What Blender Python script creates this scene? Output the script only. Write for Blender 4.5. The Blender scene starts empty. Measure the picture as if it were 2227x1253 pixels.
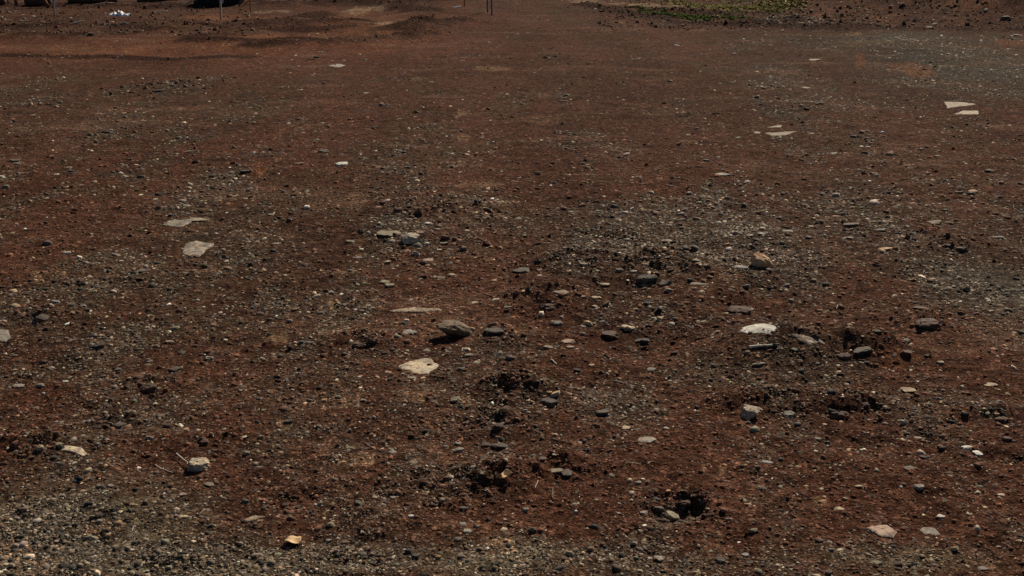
import bpy, math, random
import numpy as np
from mathutils import Vector

# ------------------------------------------------------------------ camera, sky, sun, exposure
PW, PH = 2227.0, 1253.0            # photograph size, used to lay the place out in metres
CAM_H, FPX, PITCH = 1.6, 2688.0, math.radians(15.5)
scene = bpy.context.scene
cam_d = bpy.data.cameras.new('camera')
cam_d.sensor_width = 36.0
cam_d.lens = 36.0 * FPX / PW
cam_d.clip_start = 0.05
cam_d.clip_end = 3000.0
cam = bpy.data.objects.new('camera', cam_d)
scene.collection.objects.link(cam)
cam.location = (0, 0, CAM_H)
cam.rotation_euler = (math.pi / 2 - PITCH, 0, 0)
scene.camera = cam

SUN_EL, SUN_AZ = math.radians(38), math.radians(22)      # behind the scene, a little to the right
world = bpy.data.worlds.new('World')
scene.world = world
world.use_nodes = True
wn = world.node_tree.nodes
wn.clear()
wo = wn.new('ShaderNodeOutputWorld')
bg = wn.new('ShaderNodeBackground')
sky = wn.new('ShaderNodeTexSky')
sky.sky_type = 'NISHITA'
sky.sun_disc = False
sky.sun_elevation = SUN_EL
sky.sun_rotation = SUN_AZ
sky.air_density = 0.6
sky.dust_density = 0.6
sky.ozone_density = 0.5
bg.inputs['Strength'].default_value = 0.05
world.node_tree.links.new(sky.outputs[0], bg.inputs['Color'])
world.node_tree.links.new(bg.outputs[0], wo.inputs['Surface'])

sun_d = bpy.data.lights.new('sun', 'SUN')
sun_d.energy = 5.0
sun_d.angle = math.radians(0.5)
sun_d.color = (1.0, 0.87, 0.69)
sun = bpy.data.objects.new('sun', sun_d)
scene.collection.objects.link(sun)
to_sun = Vector((math.sin(SUN_AZ) * math.cos(SUN_EL), math.cos(SUN_AZ) * math.cos(SUN_EL), math.sin(SUN_EL)))
sun.rotation_euler = to_sun.to_track_quat('Z', 'Y').to_euler()
sun.location = to_sun * 60

scene.view_settings.view_transform = 'Standard'
scene.view_settings.look = 'None'
scene.view_settings.gamma = 1.0
scene.view_settings.exposure = 0.0
scene.view_settings.use_curve_mapping = False

random.seed(7)
RNG = np.random.default_rng(11)
C = scene.collection

# ------------------------------------------------------------------ layout helpers
CP, SP = math.cos(PITCH), math.sin(PITCH)


def plane(u, v):
    """Point of the z=0 ground seen at photo position (u, v), in metres."""
    a = np.asarray(u, float) - PW / 2
    b = PH / 2 - np.asarray(v, float)
    dy = CP * FPX + SP * b
    dz = -SP * FPX + CP * b
    t = CAM_H / -dz
    return a * t, dy * t


def unplane(y):
    """photo row of ground distance y"""
    b = FPX * (SP * y - CP * CAM_H) / (CP * y + SP * CAM_H)
    return PH / 2 - b


def ppm(v):
    """photo pixels per metre across, at row v on the ground"""
    return (np.asarray(v, float) + 119.0) * CP / CAM_H


def _hash(ix, iy, seed):
    n = (ix.astype(np.int64) * 374761393 + iy.astype(np.int64) * 668265263 + seed * 974634777) & 0xFFFFFFFF
    n = ((n ^ (n >> 13)) * 1274126177) & 0xFFFFFFFF
    n = (n ^ (n >> 16)) & 0xFFFFFFFF
    return n.astype(np.float64) / 4294967295.0


def noise(x, y, seed=0):
    """smooth value noise, -1..1"""
    x0 = np.floor(x); y0 = np.floor(y)
    fx = x - x0; fy = y - y0
    ix = x0.astype(np.int64); iy = y0.astype(np.int64)
    sx = fx * fx * fx * (fx * (fx * 6 - 15) + 10)
    sy = fy * fy * fy * (fy * (fy * 6 - 15) + 10)
    a = _hash(ix, iy, seed); b = _hash(ix + 1, iy, seed)
    c = _hash(ix, iy + 1, seed); d = _hash(ix + 1, iy + 1, seed)
    return (a + (b - a) * sx + (c - a) * sy + (a - b - c + d) * sx * sy) * 2 - 1


def rot_noise(x, y, lam, seed):
    a = 0.6 + seed * 1.3
    ca, sa = math.cos(a), math.sin(a)
    return noise((x * ca - y * sa) / lam + seed * 17.3, (x * sa + y * ca) / lam - seed * 9.1, seed)


def fbm(x, y, lam, seed, octs=3, gain=0.55):
    s = 0; amp = 1; tot = 0
    for k in range(octs):
        s = s + amp * rot_noise(x, y, lam, seed + k)
        tot += amp
        amp *= gain
        lam *= 0.47
    return s / tot


def sstep(a, b, x):
    t = np.clip((x - a) / (b - a), 0, 1)
    return t * t * (3 - 2 * t)


class Blob:
    """a soft patch of ground: centre and half sizes given in the photo, kept in metres"""
    def __init__(self, u, v, ru, rv, amp=1.0, p=2):
        self.x, self.y = plane(u, v)
        self.rx = ru / ppm(v)
        _, y0 = plane(u, v + rv)
        _, y1 = plane(u, max(v - rv, -60))
        self.ry = (y1 - y0) / 2
        self.amp = amp; self.p = p

    def __call__(self, x, y):
        r = ((x - self.x) / self.rx) ** 2 + ((y - self.y) / self.ry) ** 2
        return self.amp * np.exp(-(r ** (self.p / 2)))


class Ridge:
    """a bank of dirt pushed up along a line"""
    def __init__(self, pts, w, amp):
        P = [plane(u, v) for u, v in pts]
        self.P = np.array([(float(a), float(b)) for a, b in P])
        self.w = w; self.amp = amp

    def __call__(self, x, y):
        best = np.full(np.shape(x), 1e9)
        for a, b in zip(self.P[:-1], self.P[1:]):
            d = b - a
            t = np.clip(((x - a[0]) * d[0] + (y - a[1]) * d[1]) / (d @ d), 0, 1)
            dx = x - a[0] - t * d[0]; dy = y - a[1] - t * d[1]
            best = np.minimum(best, dx * dx + dy * dy)
        d = np.sqrt(best) / self.w
        return self.amp * np.exp(-d ** 1.5)


RELIEF = [
    Blob(1690, 772, 160, 36, 0.078), Blob(1420, 742, 130, 38, -0.045), Blob(1400, 598, 300, 32, 0.05),
    Blob(1660, 540, 120, 40, 0.04), Blob(900, 522, 110, 18, 0.03), Blob(1090, 738, 62, 18, 0.035),
    Blob(1850, 888, 80, 22, 0.035), Blob(1000, 1062, 170, 30, 0.018), Blob(1210, 1030, 70, 14, 0.022),
    Blob(1120, 868, 120, 26, 0.022), Blob(1180, 645, 80, 22, 0.03), Blob(2010, 700, 60, 22, 0.028),
    Blob(1900, 775, 90, 20, 0.02), Blob(80, 985, 90, 24, 0.03), Blob(330, 838, 60, 14, 0.025),
    Blob(100, 690, 80, 18, 0.025), Blob(2085, 540, 110, 25, 0.03), Blob(1540, 660, 110, 14, 0.02),
    Blob(1516, 1116, 18, 12, -0.019, 3), Blob(1440, 1112, 60, 26, -0.012), Blob(1500, 1090, 60, 14, 0.015),
    Blob(1450, 590, 60, 18, 0.03), Blob(1250, 578, 80, 16, 0.03), Blob(850, 505, 60, 12, 0.02),
    Blob(780, 745, 70, 14, 0.02), Blob(1080, 960, 60, 14, 0.02), Blob(1620, 885, 60, 18, 0.02),
    Blob(350, 190, 120, 14, 0.03), Blob(1700, 230, 110, 14, 0.03), Blob(2180, 905, 60, 14, 0.02),
]
RIDGES = [
    Ridge([(-60, 118), (160, 121), (340, 125), (520, 122)], 0.30, 0.04),
    Ridge([(560, 103), (640, 99), (755, 90), (873, 82), (925, 76)], 0.40, 0.13),
    Ridge([(842, 70), (868, 66), (930, 57), (996, 49)], 0.55, 0.20),
    Ridge([(590, 64), (658, 56), (780, 52)], 0.50, 0.17),
    Ridge([(420, 92), (560, 92), (652, 89)], 0.35, 0.11),
    Ridge([(640, 14), (792, 12), (854, 20), (924, 33)], 0.8, 0.22),
    Ridge([(900, 8), (985, 3)], 0.7, 0.22),
    Ridge([(60, 84), (160, 83), (300, 70), (440, 66), (600, 50), (700, 40)], 0.45, 0.13),
    Ridge([(0, 60), (120, 62), (280, 58)], 0.5, 0.10),
    Ridge([(425, 84), (592, 71), (760, 62)], 0.35, 0.08),
    Ridge([(1270, 12), (1330, 26), (1400, 40), (1490, 52), (1600, 56), (1700, 62), (1860, 68), (2300, 72)], 0.45, 0.09),
    Ridge([(1380, 24), (1480, 29), (1560, 31)], 0.5, 0.10),
    Ridge([(1630, 55), (1760, 50)], 0.5, 0.12),
    Ridge([(-100, 14), (200, 16), (420, 16), (560, 14)], 1.2, 0.15),
]


SLABS = {
    (404, 494): [(354, 489), (368, 481), (399, 479), (421, 473), (454, 477), (448, 481), (421, 480), (407, 489), (391, 495), (373, 493)],
    (432, 556): [(407, 526), (431, 524), (441, 526), (467, 531), (467, 538), (454, 541), (446, 546), (445, 551), (432, 560), (402, 555), (397, 549), (403, 535)],
    (909, 812): [(866, 798), (892, 786), (913, 782), (938, 781), (943, 788), (956, 795), (949, 801), (930, 815), (906, 816), (892, 808), (870, 806)],
    (1653, 727): [(1608, 720), (1620, 713), (1654, 714), (1698, 717), (1692, 729), (1667, 727), (1626, 726)],
    (1768, 750): [(1714, 727), (1732, 727), (1769, 737), (1791, 739), (1805, 754), (1787, 748), (1757, 752), (1741, 743), (1730, 735)],
    (157, 996): [(116, 972), (144, 971), (176, 975), (200, 998), (183, 997), (160, 988), (134, 983), (117, 980)],
    (8, 748): [(-22, 728), (0, 717), (18, 720), (24, 736), (12, 744), (-16, 742)],
    (553, 1138): [(525, 1136), (536, 1130), (550, 1124), (582, 1125), (563, 1131), (546, 1137)],
    (1922, 1172): [(1883, 1150), (1905, 1145), (1929, 1143), (1941, 1152), (1952, 1160), (1942, 1171), (1915, 1168), (1895, 1157)],
    (2088, 235): [(2053, 222), (2088, 223), (2125, 227), (2102, 231), (2077, 233), (2061, 237), (2058, 230)],
    (2105, 250): [(2076, 249), (2094, 241), (2128, 241), (2128, 249), (2102, 250)],
    (1699, 295): [(1664, 290), (1700, 288), (1734, 286), (1711, 294), (1681, 297)],
    (1683, 279): [(1666, 278), (1684, 275), (1701, 273), (1698, 278)],
    (737, 147): [(713, 143), (737, 139), (752, 142), (740, 147), (726, 146)],
    (904, 679): [(847, 676), (885, 671), (952, 672), (961, 676), (919, 680), (852, 679)],
}
FLATS = []


def flat_mask(x, y):
    m = np.zeros(np.shape(x))
    for b in FLATS:
        m = np.maximum(m, b(x, y))
    return m


def spacing(y):
    v = unplane(np.maximum(y, 1.5))
    return 2.6 / np.maximum(ppm(v), 4) / np.clip(CAM_H / np.maximum(y, 1.5), 0.03, 0.6) * 0.55


def rough_mask(x, y):
    m = 0.55 + 0.45 * fbm(x, y, 0.55, 31, 3)
    for b in CLODZONES:
        m = m + b(x, y) * 1.3
    return np.clip(m, 0.15, 1.55)


CLODZONES = [Blob(u, v, a, b) for u, v, a, b in [
    (965, 1068, 190, 26), (1850, 890, 85, 24), (1690, 880, 90, 22), (1080, 930, 90, 24), (1460, 1110, 70, 26),
    (1250, 578, 110, 22), (1420, 600, 90, 20), (1190, 662, 70, 18), (1330, 512, 60, 8), (2016, 698, 60, 20), (1860, 768, 60, 14),
    (640, 1095, 60, 12), (800, 745, 60, 14), (80, 985, 90, 20), (250, 915, 60, 14), (330, 838, 40, 14), (90, 690, 50, 12),
    (2080, 535, 60, 12), (1240, 1040, 110, 18), (1130, 868, 90, 18),  (370, 185, 70, 10), (960, 460, 90, 16),
    (1010, 1110, 60, 12), (780, 1090, 40, 12)]]


def bank(x, y):
    """the earth bank that climbs at the far right"""
    x0, y0 = plane(1760, 62)
    d = (y - y0) + 0.55 * (x - x0 - 3.0)
    s = sstep(7.6, 12.5, x + 0.12 * (y - 24))
    h = np.clip(d, 0, 14) * 0.17 * s
    return (h * (1 + 0.3 * fbm(x, y, 1.6, 77, 3)) + 0.30 * s * sstep(0.3, 2.0, d) * fbm(x, y, 0.9, 79, 3, 0.7)) * sstep(22.5, 25.5, y)


def height(x, y, micro=True):
    x = np.asarray(x, float); y = np.asarray(y, float)
    sp = spacing(y)
    h = 0.03 * rot_noise(x, y, 6.0, 3) + 0.014 * rot_noise(x, y, 2.1, 4)
    for b in RELIEF:
        h = h + 1.45 * b(x, y)
    wob = np.clip(0.75 + 0.8 * fbm(x * 0.4, y, 0.7, 51, 3), 0.1, 2)
    for r in RIDGES:
        h = h + 1.05 * r(x, y) * wob
    h = h + bank(x, y)
    rm = rough_mask(x, y) * (1 - 0.85 * flat_mask(x, y))
    if not micro:
        return h
    for lam, amp, sd in ((0.8, 0.022, 5), (0.33, 0.018, 6), (0.14, 0.0140, 7), (0.062, 0.0098, 8), (0.028, 0.0052, 9)):
        w = sstep(1.3, 3.0, lam / sp)
        h = h + w * amp * rot_noise(x, y, lam, sd) * rm
    far = sstep(15, 24, y)
    h = h + far * 0.035 * rot_noise(x, y, 1.1, 61) * rm
    return h


def hit(u, v, micro=True):
    """where the sight line through photo position (u, v) meets the relief"""
    u = np.atleast_1d(np.asarray(u, float)); v = np.atleast_1d(np.asarray(v, float))
    a = u - PW / 2; b = PH / 2 - v
    dy = CP * FPX + SP * b; dz = -SP * FPX + CP * b
    t0 = CAM_H / -dz
    f = np.linspace(0.80, 1.10, 160)[:, None]
    T = t0[None] * f
    X = a[None] * T; Y = dy[None] * T; Z = CAM_H + dz[None] * T
    D = Z - height(X, Y, micro)
    below = D < 0
    k = np.argmax(below, axis=0)
    k = np.where(below.any(axis=0), k, 106)
    k = np.maximum(k, 1)
    i = np.arange(len(u))
    d0 = D[k - 1, i]; d1 = D[k, i]
    w = np.clip(d0 / np.where(np.abs(d0 - d1) < 1e-9, 1, d0 - d1), 0, 1)
    t = T[k - 1, i] * (1 - w) + T[k, i] * w
    return a * t, dy * t


for _p in SLABS.values():                       # the ground lies smoother round a bedded slab
    _x, _y = hit([q[0] for q in _p], [q[1] for q in _p], False)
    _b = Blob(1000, 600, 1, 1, 1.0, 5)
    _b.x, _b.y = (_x.max() + _x.min()) / 2, (_y.max() + _y.min()) / 2
    _b.rx, _b.ry = (_x.max() - _x.min()) * 0.58 + 0.01, (_y.max() - _y.min()) * 0.60 + 0.01
    FLATS.append(_b)


# ------------------------------------------------------------------ materials
def new_mat(name):
    m = bpy.data.materials.new(name)
    m.use_nodes = True
    nt = m.node_tree
    return m, nt, nt.nodes['Principled BSDF']


def noise_node(nt, coord, scale, detail=4, rough=0.6):
    n = nt.nodes.new('ShaderNodeTexNoise')
    n.inputs['Scale'].default_value = scale
    n.inputs['Detail'].default_value = detail
    n.inputs['Roughness'].default_value = rough
    nt.links.new(coord, n.inputs['Vector'])
    return n


def ramp(nt, fac, stops):
    r = nt.nodes.new('ShaderNodeValToRGB')
    el = r.color_ramp.elements
    while len(el) > 1:
        el.remove(el[0])
    el[0].position = stops[0][0]; el[0].color = (*stops[0][1], 1)
    for p, c in stops[1:]:
        e = el.new(p); e.color = (*c, 1)
    nt.links.new(fac, r.inputs['Fac'])
    return r


def mixc(nt, fac, a, b, mode='MIX'):
    m = nt.nodes.new('ShaderNodeMix')
    m.data_type = 'RGBA'; m.blend_type = mode
    if isinstance(fac, (int, float)):
        m.inputs['Factor'].default_value = fac
    else:
        nt.links.new(fac, m.inputs['Factor'])
    for s, k in ((a, 6), (b, 7)):
        if isinstance(s, tuple):
            m.inputs[k].default_value = (*s, 1)
        else:
            nt.links.new(s, m.inputs[k])
    return m.outputs[2]


def bump(nt, hgt, strength, dist, prev=None):
    b = nt.nodes.new('ShaderNodeBump')
    b.inputs['Strength'].default_value = strength
    b.inputs['Distance'].default_value = dist
    nt.links.new(hgt, b.inputs['Height'])
    if prev:
        nt.links.new(prev, b.inputs['Normal'])
    return b.outputs['Normal']


def ground_material():
    m, nt, p = new_mat('red_brown_soil')
    L = nt.links.new
    tc = nt.nodes.new('ShaderNodeTexCoord')
    co = tc.outputs['Object']
    at = nt.nodes.new('ShaderNodeAttribute'); at.attribute_name = 'Col'
    n1 = noise_node(nt, co, 30, 8, 0.62)
    n2 = noise_node(nt, co, 5, 5, 0.65)
    # grains of three sizes: each has its own tone and its own slant
    warp = noise_node(nt, co, 60, 3, 0.6)
    wv = nt.nodes.new('ShaderNodeVectorMath'); wv.operation = 'SCALE'; wv.inputs['Scale'].default_value = 0.02
    L(warp.outputs['Color'], wv.inputs[0])
    wa = nt.nodes.new('ShaderNodeVectorMath'); wa.operation = 'ADD'
    L(co, wa.inputs[0]); L(wv.outputs[0], wa.inputs[1])
    c = at.outputs['Color']
    r1 = ramp(nt, n1.outputs['Fac'], [(0.25, (0.55, 0.55, 0.55)), (0.55, (0.95, 0.95, 0.95)), (0.8, (1.45, 1.45, 1.45))])
    r2 = ramp(nt, n2.outputs['Fac'], [(0.3, (0.75, 0.75, 0.77)), (0.7, (1.22, 1.2, 1.17))])
    c = mixc(nt, 1.0, c, r1.outputs['Color'], 'MULTIPLY')
    c = mixc(nt, 1.0, c, r2.outputs['Color'], 'MULTIPLY')
    geo = nt.nodes.new('ShaderNodeNewGeometry')
    nrm = geo.outputs['Normal']
    for scale, tilt, mixf in ((170, 1.0, 0.8), (62, 0.8, 0.65), (21, 0.5, 0.4)):
        vo = nt.nodes.new('ShaderNodeTexVoronoi'); vo.inputs['Scale'].default_value = scale
        L(wa.outputs[0], vo.inputs['Vector'])
        sep = nt.nodes.new('ShaderNodeSeparateColor'); L(vo.outputs['Color'], sep.inputs[0])
        g = ramp(nt, sep.outputs[2], [(0.0, (0.45, 0.45, 0.45)), (0.35, (0.85, 0.85, 0.85)), (0.8, (1.05, 1.05, 1.05)), (0.9, (1.5, 1.55, 1.6)), (1.0, (2.6, 2.9, 3.1))])
        c = mixc(nt, mixf, c, g.outputs['Color'], 'MULTIPLY')
        sb = nt.nodes.new('ShaderNodeVectorMath'); sb.operation = 'SUBTRACT'; sb.inputs[1].default_value = (0.5, 0.5, 0.5)
        L(vo.outputs['Color'], sb.inputs[0])
        ml = nt.nodes.new('ShaderNodeVectorMath'); ml.operation = 'MULTIPLY'; ml.inputs[1].default_value = (tilt, tilt, 0)
        L(sb.outputs[0], ml.inputs[0])
        ad = nt.nodes.new('ShaderNodeVectorMath'); ad.operation = 'ADD'
        L(nrm, ad.inputs[0]); L(ml.outputs[0], ad.inputs[1])
        nrm = ad.outputs[0]
    nz = nt.nodes.new('ShaderNodeVectorMath'); nz.operation = 'NORMALIZE'
    L(nrm, nz.inputs[0])
    L(c, p.inputs['Base Color'])
    p.inputs['Roughness'].default_value = 1.0
    p.inputs['Specular IOR Level'].default_value = 0.03
    nb = bump(nt, n1.outputs['Fac'], 1.0, 0.035, nz.outputs[0])
    L(nb, p.inputs['Normal'])
    return m


def grain_material(name, rough=0.75, spec=0.3):
    """loose pieces that carry their own tone"""
    m, nt, p = new_mat(name)
    tc = nt.nodes.new('ShaderNodeTexCoord')
    at = nt.nodes.new('ShaderNodeAttribute'); at.attribute_name = 'Col'
    n = noise_node(nt, tc.outputs['Object'], 130, 4, 0.7)
    r = ramp(nt, n.outputs['Fac'], [(0.3, (0.65, 0.65, 0.65)), (0.7, (1.3, 1.3, 1.3))])
    c = mixc(nt, 1.0, at.outputs['Color'], r.outputs['Color'], 'MULTIPLY')
    nt.links.new(c, p.inputs['Base Color'])
    p.inputs['Roughness'].default_value = rough
    p.inputs['Specular IOR Level'].default_value = spec
    nt.links.new(bump(nt, n.outputs['Fac'], 0.5, 0.003), p.inputs['Normal'])
    return m


def stone_material(name, base, vein, pit, scale=22, rough=0.8, soil=0.35):
    """weathered stone: mottled tone, veins, small pits and soil caught on it"""
    m, nt, p = new_mat(name)
    tc = nt.nodes.new('ShaderNodeTexCoord')
    oi = nt.nodes.new('ShaderNodeObjectInfo')
    ad = nt.nodes.new('ShaderNodeVectorMath'); ad.operation = 'ADD'
    mu = nt.nodes.new('ShaderNodeVectorMath'); mu.operation = 'SCALE'
    cmb = nt.nodes.new('ShaderNodeCombineXYZ')
    for k in range(3):
        nt.links.new(oi.outputs['Random'], cmb.inputs[k])
    nt.links.new(cmb.outputs[0], mu.inputs[0]); mu.inputs['Scale'].default_value = 37.0
    nt.links.new(tc.outputs['Object'], ad.inputs[0]); nt.links.new(mu.outputs[0], ad.inputs[1])
    co = ad.outputs[0]
    n1 = noise_node(nt, co, scale, 5, 0.65)
    n2 = noise_node(nt, co, scale * 4.5, 5, 0.7)
    n3 = noise_node(nt, co, scale * 1.7, 6, 0.75)
    vo = nt.nodes.new('ShaderNodeTexVoronoi'); vo.inputs['Scale'].default_value = scale * 4
    nt.links.new(co, vo.inputs['Vector'])
    r = ramp(nt, n1.outputs['Fac'], [(0.43, base), (0.55, vein)])
    f = ramp(nt, n2.outputs['Fac'], [(0.3, (0.6, 0.6, 0.6)), (0.7, (1.3, 1.3, 1.3))])
    c = mixc(nt, 1.0, r.outputs['Color'], f.outputs['Color'], 'MULTIPLY')
    pf = ramp(nt, vo.outputs['Distance'], [(0.08, (1, 1, 1)), (0.22, (0, 0, 0))])
    c = mixc(nt, pf.outputs['Color'], c, pit)
    sf = ramp(nt, n3.outputs['Fac'], [(0.50, (0, 0, 0)), (0.56, (soil, soil, soil))])
    c = mixc(nt, sf.outputs['Color'], c, (0.085, 0.042, 0.026))
    tone = nt.nodes.new('ShaderNodeMapRange')
    nt.links.new(oi.outputs['Random'], tone.inputs['Value'])
    tone.inputs['To Min'].default_value = 0.8; tone.inputs['To Max'].default_value = 1.18
    hs = nt.nodes.new('ShaderNodeHueSaturation')
    nt.links.new(tone.outputs[0], hs.inputs['Value'])
    nt.links.new(c, hs.inputs['Color'])
    nt.links.new(hs.outputs[0], p.inputs['Base Color'])
    p.inputs['Roughness'].default_value = rough
    p.inputs['Specular IOR Level'].default_value = 0.3
    nb = bump(nt, n1.outputs['Fac'], 0.5, 0.012)
    nb = bump(nt, n2.outputs['Fac'], 0.7, 0.004, nb)
    nt.links.new(nb, p.inputs['Normal'])
    return m


def plain_material(name, col, var=0.25, scale=40, rough=0.7, spec=0.3, stretch=None):
    m, nt, p = new_mat(name)
    tc = nt.nodes.new('ShaderNodeTexCoord')
    co = tc.outputs['Object']
    if stretch:
        mp = nt.nodes.new('ShaderNodeMapping')
        mp.inputs['Scale'].default_value = stretch
        nt.links.new(co, mp.inputs['Vector']); co = mp.outputs[0]
    n = noise_node(nt, co, scale, 5, 0.65)
    lo = tuple(c * (1 - var) for c in col); hi = tuple(min(1, c * (1 + var)) for c in col)
    r = ramp(nt, n.outputs['Fac'], [(0.3, lo), (0.7, hi)])
    nt.links.new(r.outputs['Color'], p.inputs['Base Color'])
    p.inputs['Roughness'].default_value = rough
    p.inputs['Specular IOR Level'].default_value = spec
    nt.links.new(bump(nt, n.outputs['Fac'], 0.4, 0.005), p.inputs['Normal'])
    return m


PIT = (0.05, 0.035, 0.025)
STONE = {
    't': ('tan', stone_material('tan_stone', (0.36, 0.265, 0.165), (0.50, 0.39, 0.255), PIT, soil=0.6)),
    'o': ('orange tan', stone_material('orange_stone', (0.45, 0.235, 0.105), (0.55, 0.36, 0.19), PIT)),
    'g': ('grey', stone_material('grey_stone', (0.20, 0.172, 0.135), (0.31, 0.27, 0.215), PIT)),
    'd': ('dark grey', stone_material('dark_stone', (0.048, 0.038, 0.030), (0.11, 0.087, 0.066), (0.02, 0.017, 0.015), soil=0.55)),
    'w': ('white', stone_material('white_stone', (0.60, 0.56, 0.47), (0.72, 0.69, 0.61), (0.2, 0.16, 0.12), soil=0.3)),
    'p': ('pinkish', stone_material('pink_stone', (0.38, 0.24, 0.165), (0.50, 0.36, 0.27), PIT, soil=0.6)),
    'v': ('olive grey', stone_material('olive_stone', (0.20, 0.165, 0.105), (0.29, 0.245, 0.165), PIT)),
    'b': ('blue grey', stone_material('blue_grey_stone', (0.18, 0.17, 0.155), (0.34, 0.30, 0.24), (0.07, 0.07, 0.07), scale=16, soil=0.25)),
    'r': ('dark red brown', stone_material('soil_clod', (0.066, 0.032, 0.020), (0.105, 0.050, 0.031), (0.03, 0.017, 0.012), scale=30, soil=0.5)),
    's': ('dusty tan', stone_material('dusty_tan_stone', (0.25, 0.18, 0.115), (0.40, 0.31, 0.20), PIT, scale=24, soil=0.85)),
    'c': ('cream', stone_material('cream_stone', (0.41, 0.355, 0.265), (0.57, 0.455, 0.30), (0.10, 0.085, 0.07), scale=17, soil=0.6)),
    'm': ('mottled grey and tan', stone_material('mottled_stone', (0.17, 0.165, 0.15), (0.40, 0.32, 0.215), (0.07, 0.065, 0.06), scale=19, soil=0.9)),
}


# ------------------------------------------------------------------ object helpers
def mesh_obj(name, verts, faces, mat, parent=None, smooth=False, loc=None):
    me = bpy.data.meshes.new(name)
    me.from_pydata([tuple(map(float, v)) for v in verts], [], [tuple(map(int, f)) for f in faces])
    me.materials.append(mat)
    if smooth:
        me.polygons.foreach_set('use_smooth', [True] * len(me.polygons))
    me.update()
    o = bpy.data.objects.new(name, me)
    C.objects.link(o)
    if loc is not None:
        o.location = loc
    if parent is not None:
        o.parent = parent
    return o


def tag(o, label, cat, group=None, kind=None):
    o['label'] = label; o['category'] = cat
    if group: o['group'] = group
    if kind: o['kind'] = kind
    return o


def empty(name, loc, rz=0.0):
    o = bpy.data.objects.new(name, None)
    o.empty_display_size = 0.1
    C.objects.link(o)
    o.location = loc; o.rotation_euler = (0, 0, rz)
    return o


def big_mesh(name, V, F, k, col, mat):
    """one mesh from arrays: V (n,3), F (m,k) indices, col (n,3)"""
    me = bpy.data.meshes.new(name)
    n, m = len(V), len(F)
    me.vertices.add(n)
    me.vertices.foreach_set('co', np.ascontiguousarray(V, np.float32).ravel())
    me.loops.add(m * k)
    me.loops.foreach_set('vertex_index', np.ascontiguousarray(F, np.int32).ravel())
    me.polygons.add(m)
    me.polygons.foreach_set('loop_start', np.arange(0, m * k, k, dtype=np.int32))
    me.polygons.foreach_set('loop_total', np.full(m, k, np.int32))
    if col is not None:
        at = me.color_attributes.new('Col', 'FLOAT_COLOR', 'POINT')
        rgba = np.ones((n, 4), np.float32); rgba[:, :3] = col
        at.data.foreach_set('color', rgba.ravel())
    me.materials.append(mat)
    me.update(calc_edges=True)
    o = bpy.data.objects.new(name, me)
    C.objects.link(o)
    return o


# ------------------------------------------------------------------ soil tones (ground colours; ridge bands also carry painted shade)
RED = np.array((0.104, 0.0435, 0.0250)); DRED = np.array((0.060, 0.0255, 0.015))
GRV = np.array((0.078, 0.049, 0.031)); TAN = np.array((0.27, 0.16, 0.088)); PINK = np.array((0.24, 0.13, 0.080))
FAR = np.array((0.100, 0.0445, 0.0270)); GREY = np.array((0.082, 0.066, 0.048)); ORG = np.array((0.17, 0.070, 0.033))
SAND = np.array((0.31, 0.205, 0.12))

GRAVEL = [Blob(*a) for a in [
    (110, 1160, 230, 110, 2.1), (430, 1235, 300, 45, 1.7), (700, 1245, 300, 35, 1.2), (1120, 1225, 300, 45, 1.2), (1500, 1240, 200, 30, 0.6),
    (1950, 1225, 330, 40, 0.6), (2200, 1150, 150, 60, 0.6), (2150, 620, 180, 80, 0.9), (1660, 520, 260, 70, 0.7), (1420, 590, 260, 40, 0.9),
    (1250, 500, 420, 90, 0.45), (1900, 520, 420, 110, 0.45), (1560, 560, 300, 60, 0.4), (1300, 480, 250, 40, 0.55), (1000, 455, 180, 30, 0.8), (960, 540, 160, 50, 0.6), (480, 400, 200, 60, 0.8), (560, 560, 220, 120, 0.55),
    (300, 640, 260, 110, 0.5), (650, 680, 150, 70, 0.4), (1690, 815, 190, 40, 0.75), (1180, 880, 160, 40, 0.55), (300, 900, 260, 50, 0.55),
    (620, 260, 110, 30, 0.6), (850, 330, 130, 50, 0.5), (330, 250, 160, 60, 0.45), (60, 220, 120, 60, 0.4), (360, 200, 120, 30, 0.5),
    (640, 135, 120, 14, 0.5), (1680, 225, 130, 20, 0.7), (2000, 150, 220, 60, 0.9), (2150, 120, 200, 70, 0.9), (1900, 90, 250, 14, 0.8),
    (1800, 420, 260, 60, 0.45), (2100, 450, 200, 70, 0.5), (1620, 150, 120, 40, 0.5), (960, 760, 110, 50, 0.4), (1080, 930, 120, 40, 0.35),
    (200, 740, 200, 70, 0.35), (1990, 880, 200, 50, 0.35), (1420, 930, 150, 40, 0.3), (1380, 820, 200, 40, 0.35), (150, 60, 200, 18, 0.35)]]
GREYZ = [Blob(*a) for a in [(2120, 145, 230, 55, 1.0), (2200, 620, 130, 70, 0.8), (1950, 85, 260, 12, 0.8), (110, 1190, 240, 90, 0.6), (1680, 150, 100, 30, 0.5)]]
OLIVEZ = [Blob(*a) for a in [(100, 1190, 260, 100, 0.9), (500, 1248, 300, 34, 0.75), (1060, 1240, 260, 32, 0.6), (2000, 1235, 200, 26, 0.4)]]
BROWNZ = [Blob(*a) for a in [(560, 470, 280, 110, 0.6), (350, 640, 280, 100, 0.55), (2150, 600, 190, 100, 0.6), (1500, 540, 400, 70, 0.5), (1690, 800, 200, 50, 0.5), (250, 250, 300, 80, 0.4), (880, 330, 150, 80, 0.4), (1800, 330, 300, 90, 0.35)]]
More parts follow.
